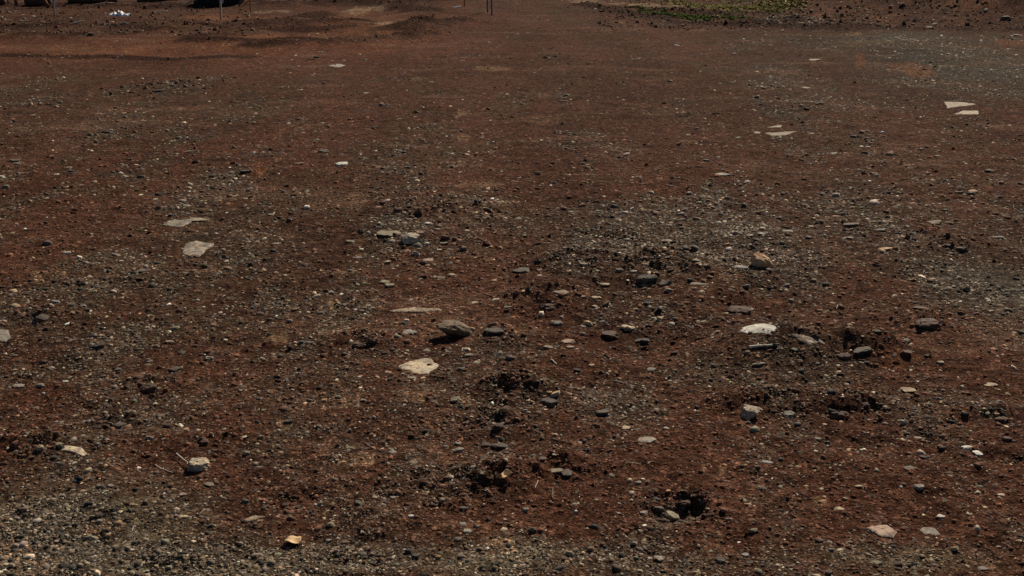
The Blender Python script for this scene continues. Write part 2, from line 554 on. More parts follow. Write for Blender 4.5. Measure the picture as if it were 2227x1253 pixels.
TANZ = [Blob(*a) for a in [
    (919, 169, 26, 5, 1.0), (990, 241, 28, 6, 0.8), (1009, 296, 20, 9, 1.0), (786, 430, 36, 8, 1.0), (995, 352, 16, 8, 0.6), (1040, 401, 45, 7, 0.7),
    (1494, 309, 32, 4, 1.0), (1187, 202, 30, 8, 0.5), (604, 734, 62, 9, 0.95), (712, 660, 22, 20, 0.6), (740, 592, 30, 6, 0.6), (560, 511, 26, 4, 0.9),
    (455, 590, 24, 12, 0.5), (470, 700, 16, 10, 0.55), (425, 735, 36, 10, 0.5), (700, 725, 60, 10, 0.5), (905, 880, 60, 16, 0.45), (700, 880, 70, 26, 0.55),
    (620, 930, 60, 16, 0.5), (1000, 895, 50, 10, 0.55), (760, 1010, 90, 16, 0.4), (970, 1030, 60, 10, 0.5), (1912, 781, 26, 7, 1.0), (2028, 772, 18, 6, 0.8),
    (1840, 75, 40, 2.2, 1.0), (1955, 95, 50, 3, 1.0), (1060, 150, 50, 5, 0.5), (1240, 96, 40, 3, 0.5), (1370, 62, 26, 3, 0.8), (1400, 83, 24, 2.5, 0.8),
    (1500, 66, 40, 2.2, 0.8), (1340, 50, 20, 3, 0.6), (1780, 1106, 26, 10, 0.6), (20, 1215, 60, 36, 0.7), (90, 1240, 40, 20, 0.8), (220, 1170, 40, 14, 0.7),
    (2113, 1160, 45, 16, 0.75), (1090, 1215, 36, 20, 0.45), (1560, 1040, 120, 14, 0.35), (1360, 980, 120, 20, 0.25), (700, 445, 40, 6, 0.5), (1120, 440, 60, 8, 0.3),
    (500, 580, 40, 8, 0.4), (105, 612, 30, 8, 0.5), (110, 600, 40, 10, 0.4), (590, 1190, 30, 12, 0.4), (1560, 1185, 40, 16, 0.4), (2180, 1080, 30, 8, 0.5)]]
ORGZ = [Blob(*a) for a in [
    (1912, 138, 70, 22, 0.9), (2200, 95, 60, 8, 0.8), (130, 108, 260, 9, 0.9), (380, 104, 260, 9, 0.9), (560, 84, 200, 12, 0.9), (850, 66, 110, 9, 0.8), (900, 40, 90, 10, 0.7), (740, 36, 120, 8, 0.6), (700, 78, 160, 10, 1.0), (640, 95, 120, 4, 0.8), (480, 36, 80, 7, 1.0),
    (1090, 735, 50, 9, 0.7), (560, 372, 26, 8, 0.8), (560, 358, 30, 6, 0.6), (1290, 905, 40, 10, 0.8), (1370, 650, 90, 10, 0.5), (1500, 700, 120, 22, 0.35),
    (1250, 890, 30, 8, 0.5), (1450, 385, 60, 10, 0.4), (1620, 350, 60, 14, 0.5), (1960, 800, 140, 16, 0.35), (760, 795, 60, 8, 0.5), (420, 850, 120, 12, 0.4),
    (1640, 27, 50, 4, 1.1), (1900, 20, 300, 30, 0.4), (440, 1150, 60, 12, 0.4)]]
SANDZ = [Blob(*a) for a in [
    (800, 26, 45, 5, 1.0), (835, 52, 40, 6, 1.0), (790, 60, 40, 3, 0.8), (930, 28, 30, 9, 0.7), (1290, 3, 45, 5, 1.0), (1360, 9, 60, 4, 1.0),
    (1450, 12, 90, 4, 1.0), (580, 27, 50, 3, 0.7), (1690, 53, 30, 2.2, 0.5), (770, 45, 20, 1.5, 0.8)]]
DREDZ = [Blob(*a) for a in [
    (1330, 690, 200, 60, 0.6), (960, 1066, 190, 34, 0.75), (1470, 1110, 120, 34, 0.5), (1850, 888, 110, 30, 0.8), (1250, 590, 110, 24, 0.8),
    (1190, 660, 80, 20, 0.7), (1500, 36, 130, 8, 1.0), (200, 48, 320, 30, 0.95), (250, 6, 300, 6, 1.2), (1750, 40, 160, 14, 0.7), (2050, 40, 260, 22, 0.7),
    (900, 62, 70, 7, 0.7), (680, 57, 80, 5, 0.8), (690, 97, 90, 4, 0.7), (820, 12, 130, 6, 0.8), (900, 33, 40, 5, 0.8), (340, 840, 60, 16, 0.6)]]  # bands lying on the ridges put slope shade into the soil colour


def gravel_at(x, y):
    g = np.zeros(np.shape(x))
    for b in GRAVEL:
        g = g + b(x, y)
    n = 0.35 * fbm(x, y, 1.0, 21, 3) + 0.6 * fbm(x, y * 0.6, 0.26, 24, 4, 0.7) + 0.35 * fbm(x, y * 0.10, 0.42, 27, 3) * sstep(3.5, 6, y)
    return np.clip(0.25 + g * 0.42 + 1.15 * n, 0, 1.15)


def zone(zs, x, y, jag=0.9, sd=40, lam=0.16):
    m = np.zeros(np.shape(x))
    for b in zs:
        m = np.maximum(m, b(x, y))
    sc = np.clip(y / 4.0, 0.6, 6)
    n = fbm(x / sc, y / sc * 0.5, lam, sd, 4, 0.65)
    hf = fbm(x / sc, y / sc, 0.035, sd + 9, 3, 0.7)
    return sstep(0.30, 0.75, m * 0.8 + jag * (0.95 * n + 0.8 * hf) * sstep(0.02, 0.3, m))


def soil_color(x, y):
    g = sstep(0.18, 0.85, gravel_at(x, y))[..., None]
    tone = (0.5 + 0.5 * fbm(x, y, 0.9, 12, 4))[..., None]
    c = RED * (0.55 + 0.45 * tone) * 1.25 + (DRED - RED) * 0.35 * sstep(0.45, 0.8, tone)
    far = sstep(9, 17, y)[..., None]
    c = c * (1 - far) + FAR * (0.8 + 0.35 * tone) * far
    c = c * (1 - g * 0.88) + GRV * (0.75 + 0.5 * tone) * g * 0.88
    m = np.clip(Blob(420, 102, 620, 26, 0.95)(x, y) + Blob(820, 45, 230, 40, 0.6)(x, y), 0, 1)[..., None]
    c = c * (1 - m) + np.array((0.150, 0.057, 0.030)) * (0.65 + 0.6 * tone) * m
    for zs, colr in ((OLIVEZ, np.array((0.165, 0.122, 0.073))), (BROWNZ, np.array((0.086, 0.055, 0.034)))):
        m = np.zeros(np.shape(x))
        for b in zs:
            m = np.maximum(m, b(x, y))
        m = np.clip(m * 0.85 * (1 + 1.5 * fbm(x, y * 0.7, 0.30, 48, 4, 0.7)), 0, 0.95)[..., None]
        c = c * (1 - m) + colr * (0.7 + 0.6 * tone) * m
    for zs, colr, jag, sd, st in ((GREYZ, GREY, 0.6, 44, 0.85), (DREDZ, DRED, 0.8, 45, 0.75), (ORGZ, ORG, 0.9, 41, 0.8),
                                  (TANZ, TAN, 1.25, 40, 0.72), (SANDZ, SAND, 1.0, 43, 0.9)):
        if zs is GREYZ:
            m = np.zeros(np.shape(x))
            for b in zs:
                m = np.maximum(m, b(x, y))
            m = np.clip(m * (1 + 0.9 * fbm(x, y, 0.7, 47, 4)), 0, 1)[..., None] * st
        else:
            m = zone(zs, x, y, jag, sd)[..., None] * st
            if zs is TANZ:
                m = m * (1 - 0.4 * sstep(5, 9, y))[..., None]
        c = c * (1 - m) + colr * (0.75 + 0.5 * tone) * m
    rd = np.zeros(np.shape(x))
    for r in RIDGES:
        rd = np.maximum(rd, r(x, y) / r.amp)
    rd = (sstep(0.28, 0.6, rd + 0.3 * fbm(x * 0.5, y, 0.4, 83, 3)) * 0.9)[..., None]
    c = c * (1 - rd) + DRED * (0.5 + 0.5 * tone) * rd  # dark loose soil, with the ridges' shaded fronts painted into its colour
    wb = fbm(x + 0.02 * y + 0.0035 * (y - 12) ** 2, y * 0.07, 0.55, 93, 4)[..., None] * sstep(3.5, 7, y)[..., None]
    c = c * np.clip(1 + 0.22 * wb, 0.6, 1.5)
    # small dry streaks
    st = sstep(0.60, 0.80, fbm(x * 0.45, y, 0.42, 71, 4) * 0.5 + 0.5)[..., None] * 0.5
    c = c * (1 - st) + PINK * 0.75 * st
    return np.clip(c, 0.01, 1)


# ------------------------------------------------------------------ the ground: one sheet to the horizon
def build_ground():
    rows = list(np.arange(1253 + 420, 150, -2.75)) + list(np.arange(150, -50, -1.15))
    y = plane(np.zeros(len(rows)), np.array(rows))[1]
    y = np.concatenate(([-6.0, -2.0, 0.2, 0.7], y[y > 0.9], np.geomspace(y[-1] * 1.06, 900, 40)))
    inner = np.linspace(-0.62, 0.62, 660)
    outer = np.linspace(0.63, 1, 40)
    s = np.concatenate((-outer[::-1], inner, outer))
    ncol = len(s)
    half = np.where(y < 3.0, 3.0 * 0.76, np.minimum(y, 900) * 0.76)
    X = s[None, :] * half[:, None]
    Y = np.repeat(y[:, None], ncol, 1)
    x, yy = X.ravel(), Y.ravel()
    z = height(x, np.clip(yy, 1.2, 120))
    fade = 1 - sstep(45, 110, yy)
    z = z * fade
    col = soil_color(x, np.clip(yy, 1.2, 200))
    n, m = Y.shape
    idx = np.arange(n * m).reshape(n, m)
    F = np.stack((idx[:-1, :-1], idx[:-1, 1:], idx[1:, 1:], idx[1:, :-1]), -1).reshape(-1, 4)
    o = big_mesh('ground', np.stack((x, yy, z), 1), F, 4, col, ground_material())
    o.data.polygons.foreach_set('use_smooth', np.ones(len(F), bool))
    tag(o, 'red brown stony dirt ground stretching to the top of the picture', 'ground', kind='structure')
    return o


build_ground()


# ------------------------------------------------------------------ loose gravel and crumbs
def scatter_spots(n, v0, v1, u0=-420, u1=2650):
    """spread so that nearer ground, where smaller pieces can be told apart, holds more and smaller ones"""
    u = RNG.uniform(u0, u1, n); v = RNG.uniform(v0, v1, n)
    x, y = plane(u, v)
    k = RNG.random(n) > 0.55 * flat_mask(x, y)
    return x[k], y[k], v[k]


def pebble_colors(n, g, x, y, lum=0.13):
    """grey, dark, tan, white or soil coloured, after the ground they lie on"""
    base = soil_color(x, y)
    k = RNG.random(n)
    pg = np.clip(0.16 + 0.42 * g, 0.1, 0.7)
    grey = np.exp(RNG.normal(np.log(lum), 0.66, n))[:, None] * np.array((1.22, 1.0, 0.74))
    grey = grey * (1 + RNG.normal(0, 0.05, (n, 3)))
    dark = RNG.uniform(0.03, 0.075, n)[:, None] * np.array((1.0, 0.84, 0.68))
    crumb = base * np.exp(RNG.normal(0.15, 0.42, n))[:, None]
    tan = np.array((0.40, 0.28, 0.17)) * RNG.uniform(0.6, 1.3, n)[:, None]
    white = RNG.uniform(0.5, 0.8, n)[:, None] * np.array((1, 0.96, 0.88))
    c = np.where((k < pg)[:, None], grey, crumb)
    q = RNG.random(n)
    c = np.where((q < 0.20)[:, None], dark, c)
    c = np.where(((q > 0.955) & (q < 0.99))[:, None], tan, c)
    c = np.where((q > 0.9975)[:, None], white, c)
    return np.clip(c, 0.01, 0.85)


def frame_axes(n, tilt):
    rz = RNG.uniform(0, 2 * np.pi, n)
    tx = RNG.normal(0, tilt, n); ty = RNG.normal(0, tilt, n)
    cz, sz = np.cos(rz), np.sin(rz)
    def ap(P):
        x, y, z = P[..., 0], P[..., 1], P[..., 2]
        x, y = x * cz[:, None] - y * sz[:, None], x * sz[:, None] + y * cz[:, None]
        z2 = z + x * np.tan(tx)[:, None] + y * np.tan(ty)[:, None]
        return np.stack((x, y, z2), -1)
    return ap


def chips(name, n, v0, v1, smin, smax, alpha, mat, label, flat=(0.12, 0.38)):
    """four-sided roof shaped chips, six triangles each"""
    x, y, v = scatter_spots(int(n * 1.9), v0, v1)
    g = gravel_at(x, y)
    keep = RNG.random(len(x)) < np.clip(0.10 + 0.8 * g ** 1.7, 0, 1) * (0.35 + 0.65 * sstep(60, 420, v + 260 * sstep(0.6, 1.0, g)))
    x, y, v, g = x[keep][:n], y[keep][:n], v[keep][:n], g[keep][:n]
    n = len(x)
    px = smin * (1 - RNG.random(n) * (1 - (smin / smax) ** alpha)) ** (-1 / alpha) * (0.7 + 0.3 * sstep(80, 400, v))
    s = px / ppm(v)
    a = s * 0.5 * RNG.uniform(0.8, 1.25, n); b = s * 0.5 * RNG.uniform(0.5, 1.0, n)
    h = s * RNG.uniform(*flat, n)
    P = np.zeros((n, 6, 3))
    J = lambda k: RNG.uniform(-k, k, n)
    for i, (sx, sy) in enumerate(((-1, -1), (1, -1), (1, 1), (-1, 1))):
        P[:, i, 0] = sx * a * (1 + J(0.25)); P[:, i, 1] = sy * b * (1 + J(0.25)); P[:, i, 2] = -0.1 * h
    P[:, 4, 0] = -a * RNG.uniform(0.15, 0.85, n); P[:, 5, 0] = a * RNG.uniform(0.15, 0.85, n)
    P[:, 4, 1] = b * J(0.6); P[:, 5, 1] = b * J(0.6)
    P[:, 4, 2] = h * RNG.uniform(0.6, 1.1, n); P[:, 5, 2] = h * RNG.uniform(0.4, 1.1, n)
    P = frame_axes(n, 0.16)(P)
    P[..., 0] += x[:, None]; P[..., 1] += y[:, None]; P[..., 2] += height(x, y)[:, None]
    tri = np.array(((0, 1, 5), (0, 5, 4), (1, 2, 5), (2, 3, 4), (2, 4, 5), (3, 0, 4)))
    F = (np.arange(n)[:, None, None] * 6 + tri[None]).reshape(-1, 3)
    col = np.repeat(pebble_colors(n, g, x, y), 6, 0)
    o = big_mesh(name, P.reshape(-1, 3), F, 3, col, mat)
    return tag(o, label, 'gravel', kind='stuff')


def flat_stones(name, x, y, s, col, mat, label, cat, flat=(0.10, 0.34), tilt=0.17, sink=0.05):
    """five-sided broken stones with a flat top, thirteen triangles each"""
    n = len(x)
    P = np.zeros((n, 10, 3))
    ph = RNG.uniform(0, 6.28, n)
    el = RNG.uniform(0.5, 1.0, n)
    h = s * RNG.uniform(*flat, n)
    for k in range(5):
        an = ph + k * 2 * np.pi / 5 + RNG.uniform(-0.4, 0.4, n)
        r = s * 0.5 * RNG.uniform(0.75, 1.2, n)
        P[:, k, 0] = np.cos(an) * r; P[:, k, 1] = np.sin(an) * r * el; P[:, k, 2] = -sink * h
        r2 = r * RNG.uniform(0.62, 0.97, n)
        P[:, 5 + k, 0] = np.cos(an) * r2; P[:, 5 + k, 1] = np.sin(an) * r2 * el
        P[:, 5 + k, 2] = h * RNG.uniform(0.7, 1.0, n)
    P = frame_axes(n, tilt)(P)
    P[..., 0] += x[:, None]; P[..., 1] += y[:, None]; P[..., 2] += height(x, y)[:, None]
    tri = []
    for k in range(5):
        j = (k + 1) % 5
        tri += [(k, j, 5 + j), (k, 5 + j, 5 + k)]
    tri += [(5, 6, 7), (5, 7, 8), (5, 8, 9)]
    tri = np.array(tri)
    F = (np.arange(n)[:, None, None] * 10 + tri[None]).reshape(-1, 3)
    o = big_mesh(name, P.reshape(-1, 3), F, 3, np.repeat(col, 10, 0), mat)
    return tag(o, label, cat, kind='stuff')


GRAIN = grain_material('gravel_grain', 0.85, 0.2)
CRUMB = grain_material('soil_crumb', 0.95, 0.1)

chips('fine_gravel', 140000, -8, 1480, 3.6, 12.0, 2.4, GRAIN, 'fine grey and brown gravel chips strewn over the red brown dirt')


def gravel_layer():
    x, y, v = scatter_spots(95000, 30, 1500)
    n0 = len(x)
    g = gravel_at(x, y)
    cz = np.zeros(n0)
    for b in CLODZONES:
        cz = np.maximum(cz, b(x, y))
    keep = RNG.random(n0) < np.clip(0.035 + 0.58 * g ** 2 + 0.12 * cz, 0, 1) * (0.12 + 0.88 * sstep(80, 380, v + 120 * sstep(0.6, 1.0, g)))
    x, y, v, g = x[keep], y[keep], v[keep], g[keep]
    n = len(x)
    px = np.minimum(6.0 * (1 - RNG.random(n) * 0.985) ** (-1 / 2.6), 24) * (0.6 + 0.4 * sstep(100, 420, v))
    flat_stones('coarse_gravel', x, y, px / ppm(v), pebble_colors(n, g + 0.2, x, y, 0.15), GRAIN,
                'coarse broken grey gravel lying in drifts on the dirt', 'gravel')


gravel_layer()


def clod_layer():
    xs, ys, ss = [], [], []
    for b in CLODZONES:
        k = int(np.clip(2600 * b.rx * b.ry * (3.5 / max(b.y, 2.5)) ** 2 * 4, 40, 130))
        xs.append(b.x + RNG.normal(0, b.rx * 0.95, k)); ys.append(b.y + RNG.normal(0, b.ry * 0.95, k))
        ss.append(np.minimum(4.5 * (1 - RNG.random(k) * 0.97) ** (-1 / 2.4), 17) / ppm(unplane(np.maximum(ys[-1], 1.6))))
    for rd in RIDGES:
        for p, q in zip(rd.P[:-1], rd.P[1:]):
            k = int(min(np.linalg.norm(q - p) * 22, 160))
            t = RNG.random(k)[:, None]
            c = p + (q - p) * t
            xs.append(c[:, 0] + RNG.normal(0, 0.3, k)); ys.append(c[:, 1] + RNG.normal(0, rd.w * 0.55, k))
            ss.append(3.2 * np.minimum((1 - RNG.random(k) * 0.97) ** (-1 / 2.8), 3) / ppm(unplane(ys[-1])))
    for u0, u1, v0, v1, k, pxs in ((1700, 2500, -12, 68, 1900, 4.2), (-80, 560, 18, 78, 900, 3.6), (1300, 1760, 24, 66, 500, 3.6)):
        u = RNG.uniform(u0, u1, k); v = RNG.uniform(v0, v1, k)
        x, y = plane(u, v)
        xs.append(x); ys.append(y); ss.append(pxs * np.minimum((1 - RNG.random(k) * 0.97) ** (-1 / 2.4), 4.0) / ppm(v))
    x, y, s = np.concatenate(xs), np.concatenate(ys), np.concatenate(ss)
    n = len(x)
    c = soil_color(x, y) * 0.95 * np.exp(RNG.normal(0, 0.35, n))[:, None]
    k = RNG.random(n)
    c = np.where((k < 0.3)[:, None], GRV * 1.6 * RNG.uniform(0.6, 1.4, n)[:, None], c)
    flat_stones('soil_crumbs', x, y, s, c, CRUMB, 'dark red brown crumbs and clods of loose soil', 'soil', (0.22, 0.5), 0.3, 0.3)


clod_layer()


def crumb_layer():
    x, y, v = scatter_spots(26000, 120, 1480, -300, 2530)
    k = RNG.random(len(x)) < 0.25 + 0.75 * sstep(200, 520, v)
    x, y, v = x[k], y[k], v[k]
    n = len(x)
    px = np.minimum(5.0 * (1 - RNG.random(n) * 0.985) ** (-1 / 2.5), 18) * (0.65 + 0.35 * sstep(150, 450, v))
    c = soil_color(x, y) * np.exp(RNG.normal(0.3, 0.34, n))[:, None]
    flat_stones('earth_crumbs', x, y, px / ppm(v), c, CRUMB, 'brown crumbs of earth and dusty stones all over the dirt', 'soil', (0.10, 0.30), 0.2, 0.15)


crumb_layer()


# ------------------------------------------------------------------ single stones
def ico(sub):
    import bmesh
    bm = bmesh.new()
    bmesh.ops.create_icosphere(bm, subdivisions=sub, radius=1.0)
    bm.verts.ensure_lookup_table()
    V = np.array([v.co[:] for v in bm.verts]); F = [tuple(v.index for v in f.verts) for f in bm.faces]
    bm.free()
    return V, F


ICO = {k: ico(k) for k in (1, 2, 3, 4)}


def noise3(P, f, sd):
    return (noise(P[:, 0] * f + sd, P[:, 1] * f + P[:, 2] * f * 0.7, sd) + noise(P[:, 1] * f - sd, P[:, 2] * f + P[:, 0] * f * 0.6, sd + 3)) * 0.5


def rock_verts(sub, sx, sy, sz, rg, nplanes=11, top=0.75, rough=0.05, over=0.0, taper=None):
    D, F = ICO[sub]
    r = np.full(len(D), 1.22)
    ns_ = nplanes - 3
    az = np.arange(ns_) * 2 * np.pi / ns_ + rg.uniform(-0.45, 0.45, ns_); el = rg.uniform(-0.5, 0.18, ns_)
    N = np.stack((np.cos(az) * np.cos(el), np.sin(az) * np.cos(el), np.sin(el)), 1)
    ds = rg.uniform(0.68, 1.0, ns_)
    az = rg.uniform(0, 2 * np.pi, 3); el = rg.uniform(0.75, 1.25, 3)
    N = np.vstack((N, np.stack((np.cos(az) * np.cos(el), np.sin(az) * np.cos(el), np.sin(el)), 1))); ds = np.append(ds, rg.uniform(0.7, 0.95, 3))
    N = np.vstack((N, [(rg.normal(0, .2), rg.normal(0, .2), 1)])); ds = np.append(ds, top)
    for nn, d in zip(N, ds):
        q = D @ nn
        r = np.minimum(r, np.where(q > 0.05, d / np.maximum(q, 0.05), 9))
    sd = int(rg.integers(1, 900))
    r = r * (1 + rough * 1.6 * noise3(D, 1.9, sd) + rough * noise3(D, 5.0, sd + 5) + rough * 0.5 * noise3(D, 11.0, sd + 8))
    V = D * r[:, None]
    t = rg.uniform(-0.05, 0.22) if taper is None else taper
    V[:, 0] *= 1 - t * np.clip(V[:, 2], -0.3, 1) + rg.normal(0, 0.12) * V[:, 1]
    V[:, 1] *= 1 - 0.8 * t * np.clip(V[:, 2], -0.3, 1)
    V[:, 0] += rg.normal(0, 0.22) * V[:, 2]; V[:, 2] += rg.normal(0, 0.14) * V[:, 0]
    V /= np.abs(V).max(0)
    V = V * np.array((sx / 2, sy / 2, sz / 2))
    if over:
        V[:, 1] -= over * (V[:, 2] + sz / 2)
    return V, F


def clod_verts(sub, sx, sy, sz, rg):
    D, F = ICO[sub]
    sd = int(rg.integers(1, 900))
    r = 1 + 0.30 * noise3(D, 1.7, sd) + 0.22 * noise3(D, 4.2, sd + 3) + 0.14 * noise3(D, 9.0, sd + 7)
    V = D * r[:, None]
    V /= np.abs(V).max(0)
    return V * np.array((sx / 2, sy / 2, sz / 2)), F


def make_stone(shape, u, v, w, h, col, rg, rz=None, tilt=None):
    """u, v: foot of the stone in the photo; w, h: its size there"""
    x, y = hit(u, v)
    x, y = float(x[0]), float(y[0])
    z = float(height(np.array([x]), np.array([y]))[0])
    s = 1.0 / float(ppm(unplane(np.array([y]))[0]))
    ang = math.atan2(CAM_H, y)
    W = w * s; Hh = h * s
    mat = STONE[col][1]
    sub = 2 if w < 26 else 3
    if shape == 'slab':
        name = 'flush_stone'
        Dp = min(max(Hh / math.sin(ang), 0.35 * W), 1.4 * W)
        if v < 320:
            Dp = Hh / math.sin(ang)
        na, nr = (44, 7) if w > 30 else (26, 4)
        sd = int(rg.integers(1, 900))
        poly = SLABS.get((u, v))
        if poly:
            na = 72
            qx, qy = hit([q[0] for q in poly], [q[1] for q in poly], False)
            qx = np.append(qx, qx[0]); qy = np.append(qy, qy[0])
            arc = np.append(0, np.cumsum(np.hypot(np.diff(qx), np.diff(qy) * 0.5)))
            tt = np.linspace(0, arc[-1], na, endpoint=False)
            ex = np.interp(tt, arc, qx); ey = np.interp(tt, arc, qy)
            x, y = float(ex.mean()), float(ey.mean())
        th = np.linspace(0, 2 * np.pi, na, endpoint=False)
        rad = 1 + 0.38 * noise(np.cos(th) * 1.1 + sd, np.sin(th) * 1.1, sd) + 0.30 * noise(np.cos(th) * 2.7 + sd, np.sin(th) * 2.7, sd + 1) + 0.12 * noise(np.cos(th) * 7 + sd, np.sin(th) * 7, sd + 2)
        px = np.cos(th) * rad; py = np.sin(th) * rad
        px = px / (px.max() - px.min()) * W; py = py / (py.max() - py.min()) * Dp
        if poly:
            jt = 0.05 * noise(np.arange(na) * 0.55 + sd, np.full(na, 0.3), sd) + 0.035 * noise(np.arange(na) * 1.7, np.full(na, 0.7), sd + 2)
            px = (ex - x) * (1 + jt); py = (ey - y) * (1 + jt)
        z0 = float(height(np.array([x]), np.array([y]), False)[0])
        z = z0
        lift = 0.0055 + 0.015 * Hh
        V = []; Fc = []
        cx, cy = px.mean(), py.mean()
        rr = np.append(np.linspace(0.12, 1, nr), 1.03)
        for k, f in enumerate(rr):
            gx = cx + (px - cx) * f; gy = cy + (py - cy) * f
            gz = height(x + gx, y + gy, False) - z0
            top = lift * (1 - 0.6 * f ** 6) + 0.0026 * noise(gx / 0.06, gy / 0.06, sd) + 0.0007 * noise(gx / 0.011, gy / 0.011, sd + 4)
            zz = gz + (top if k < nr else -0.03)
            V += list(zip(gx, gy, zz))
        V.append((cx, cy, float(height(np.array([x + cx]), np.array([y + cy]), False)[0]) - z0 + lift))
        for k in range(nr):
            for i in range(na):
                j = (i + 1) % na
                Fc.append((k * na + i, (k + 1) * na + i, (k + 1) * na + j, k * na + j))
        c0 = len(V) - 1
        Fc += [(c0, i, (i + 1) % na) for i in range(na)]
        return mesh_obj(name, V, Fc, mat, loc=(x, y, z)), 'slab'
    if shape == 'plate':
        sz = max(0.9 * Hh, 0.2 * W)
        V, F = rock_verts(sub, W, W * rg.uniform(0.55, 0.9), sz, rg, 8, 0.5, 0.03)
        V[:, 2] += sz * 0.10
        name, cat = 'flat_stone', 'stone'
    elif shape == 'flag':
        sz = 0.62 * Hh
        V, F = rock_verts(4, W, W * 0.95, sz, rg, 13, 0.4, 0.07)
        V[:, 2] += sz * 0.12
        name, cat = 'flat_rock', 'rock'
    elif shape == 'clod':
        sz = Hh * 1.1
        V, F = clod_verts(3, W, W * 0.85, sz, rg)
        V[:, 2] += sz * 0.08
        name, cat = 'soil_clod', 'clod'
    elif shape == 'big':
        sz = Hh * 1.25
        V, F = rock_verts(4, W, W * 0.9, sz, rg, 16, 0.7, 0.08, taper=0.4 if col == 'o' else 0.15)
        V[:, 2] += np.where(V[:, 2] > 0, 0.34 if col == 'o' else 0.12, 0.0) * V[:, 1] * np.clip(V[:, 2] / (sz * 0.3), 0, 1)
        rz = rg.uniform(-0.25, 0.25)
        V[:, 2] += sz * 0.14
        name, cat = 'rock', 'rock'
    else:
        sz = Hh * 1.15
        V, F = rock_verts(sub, W, W * rg.uniform(0.65, 0.95), sz, rg, 9, 0.6, 0.085)
        V[:, 2] += sz * 0.10
        name, cat = ('rock', 'rock') if w >= 26 else ('stone', 'stone')
    if tilt:
        ct, st = math.cos(tilt), math.sin(tilt)
        V[:, 0], V[:, 2] = V[:, 0] * ct + V[:, 2] * st, -V[:, 0] * st + V[:, 2] * ct
    if rz is None:
        rz = rg.uniform(-0.35, 0.35) + (math.pi if rg.random() < 0.5 else 0)
    o = mesh_obj(name, V, F, mat, loc=(x, y, z))
    o.rotation_euler = (0, 0, rz)
    return o, cat


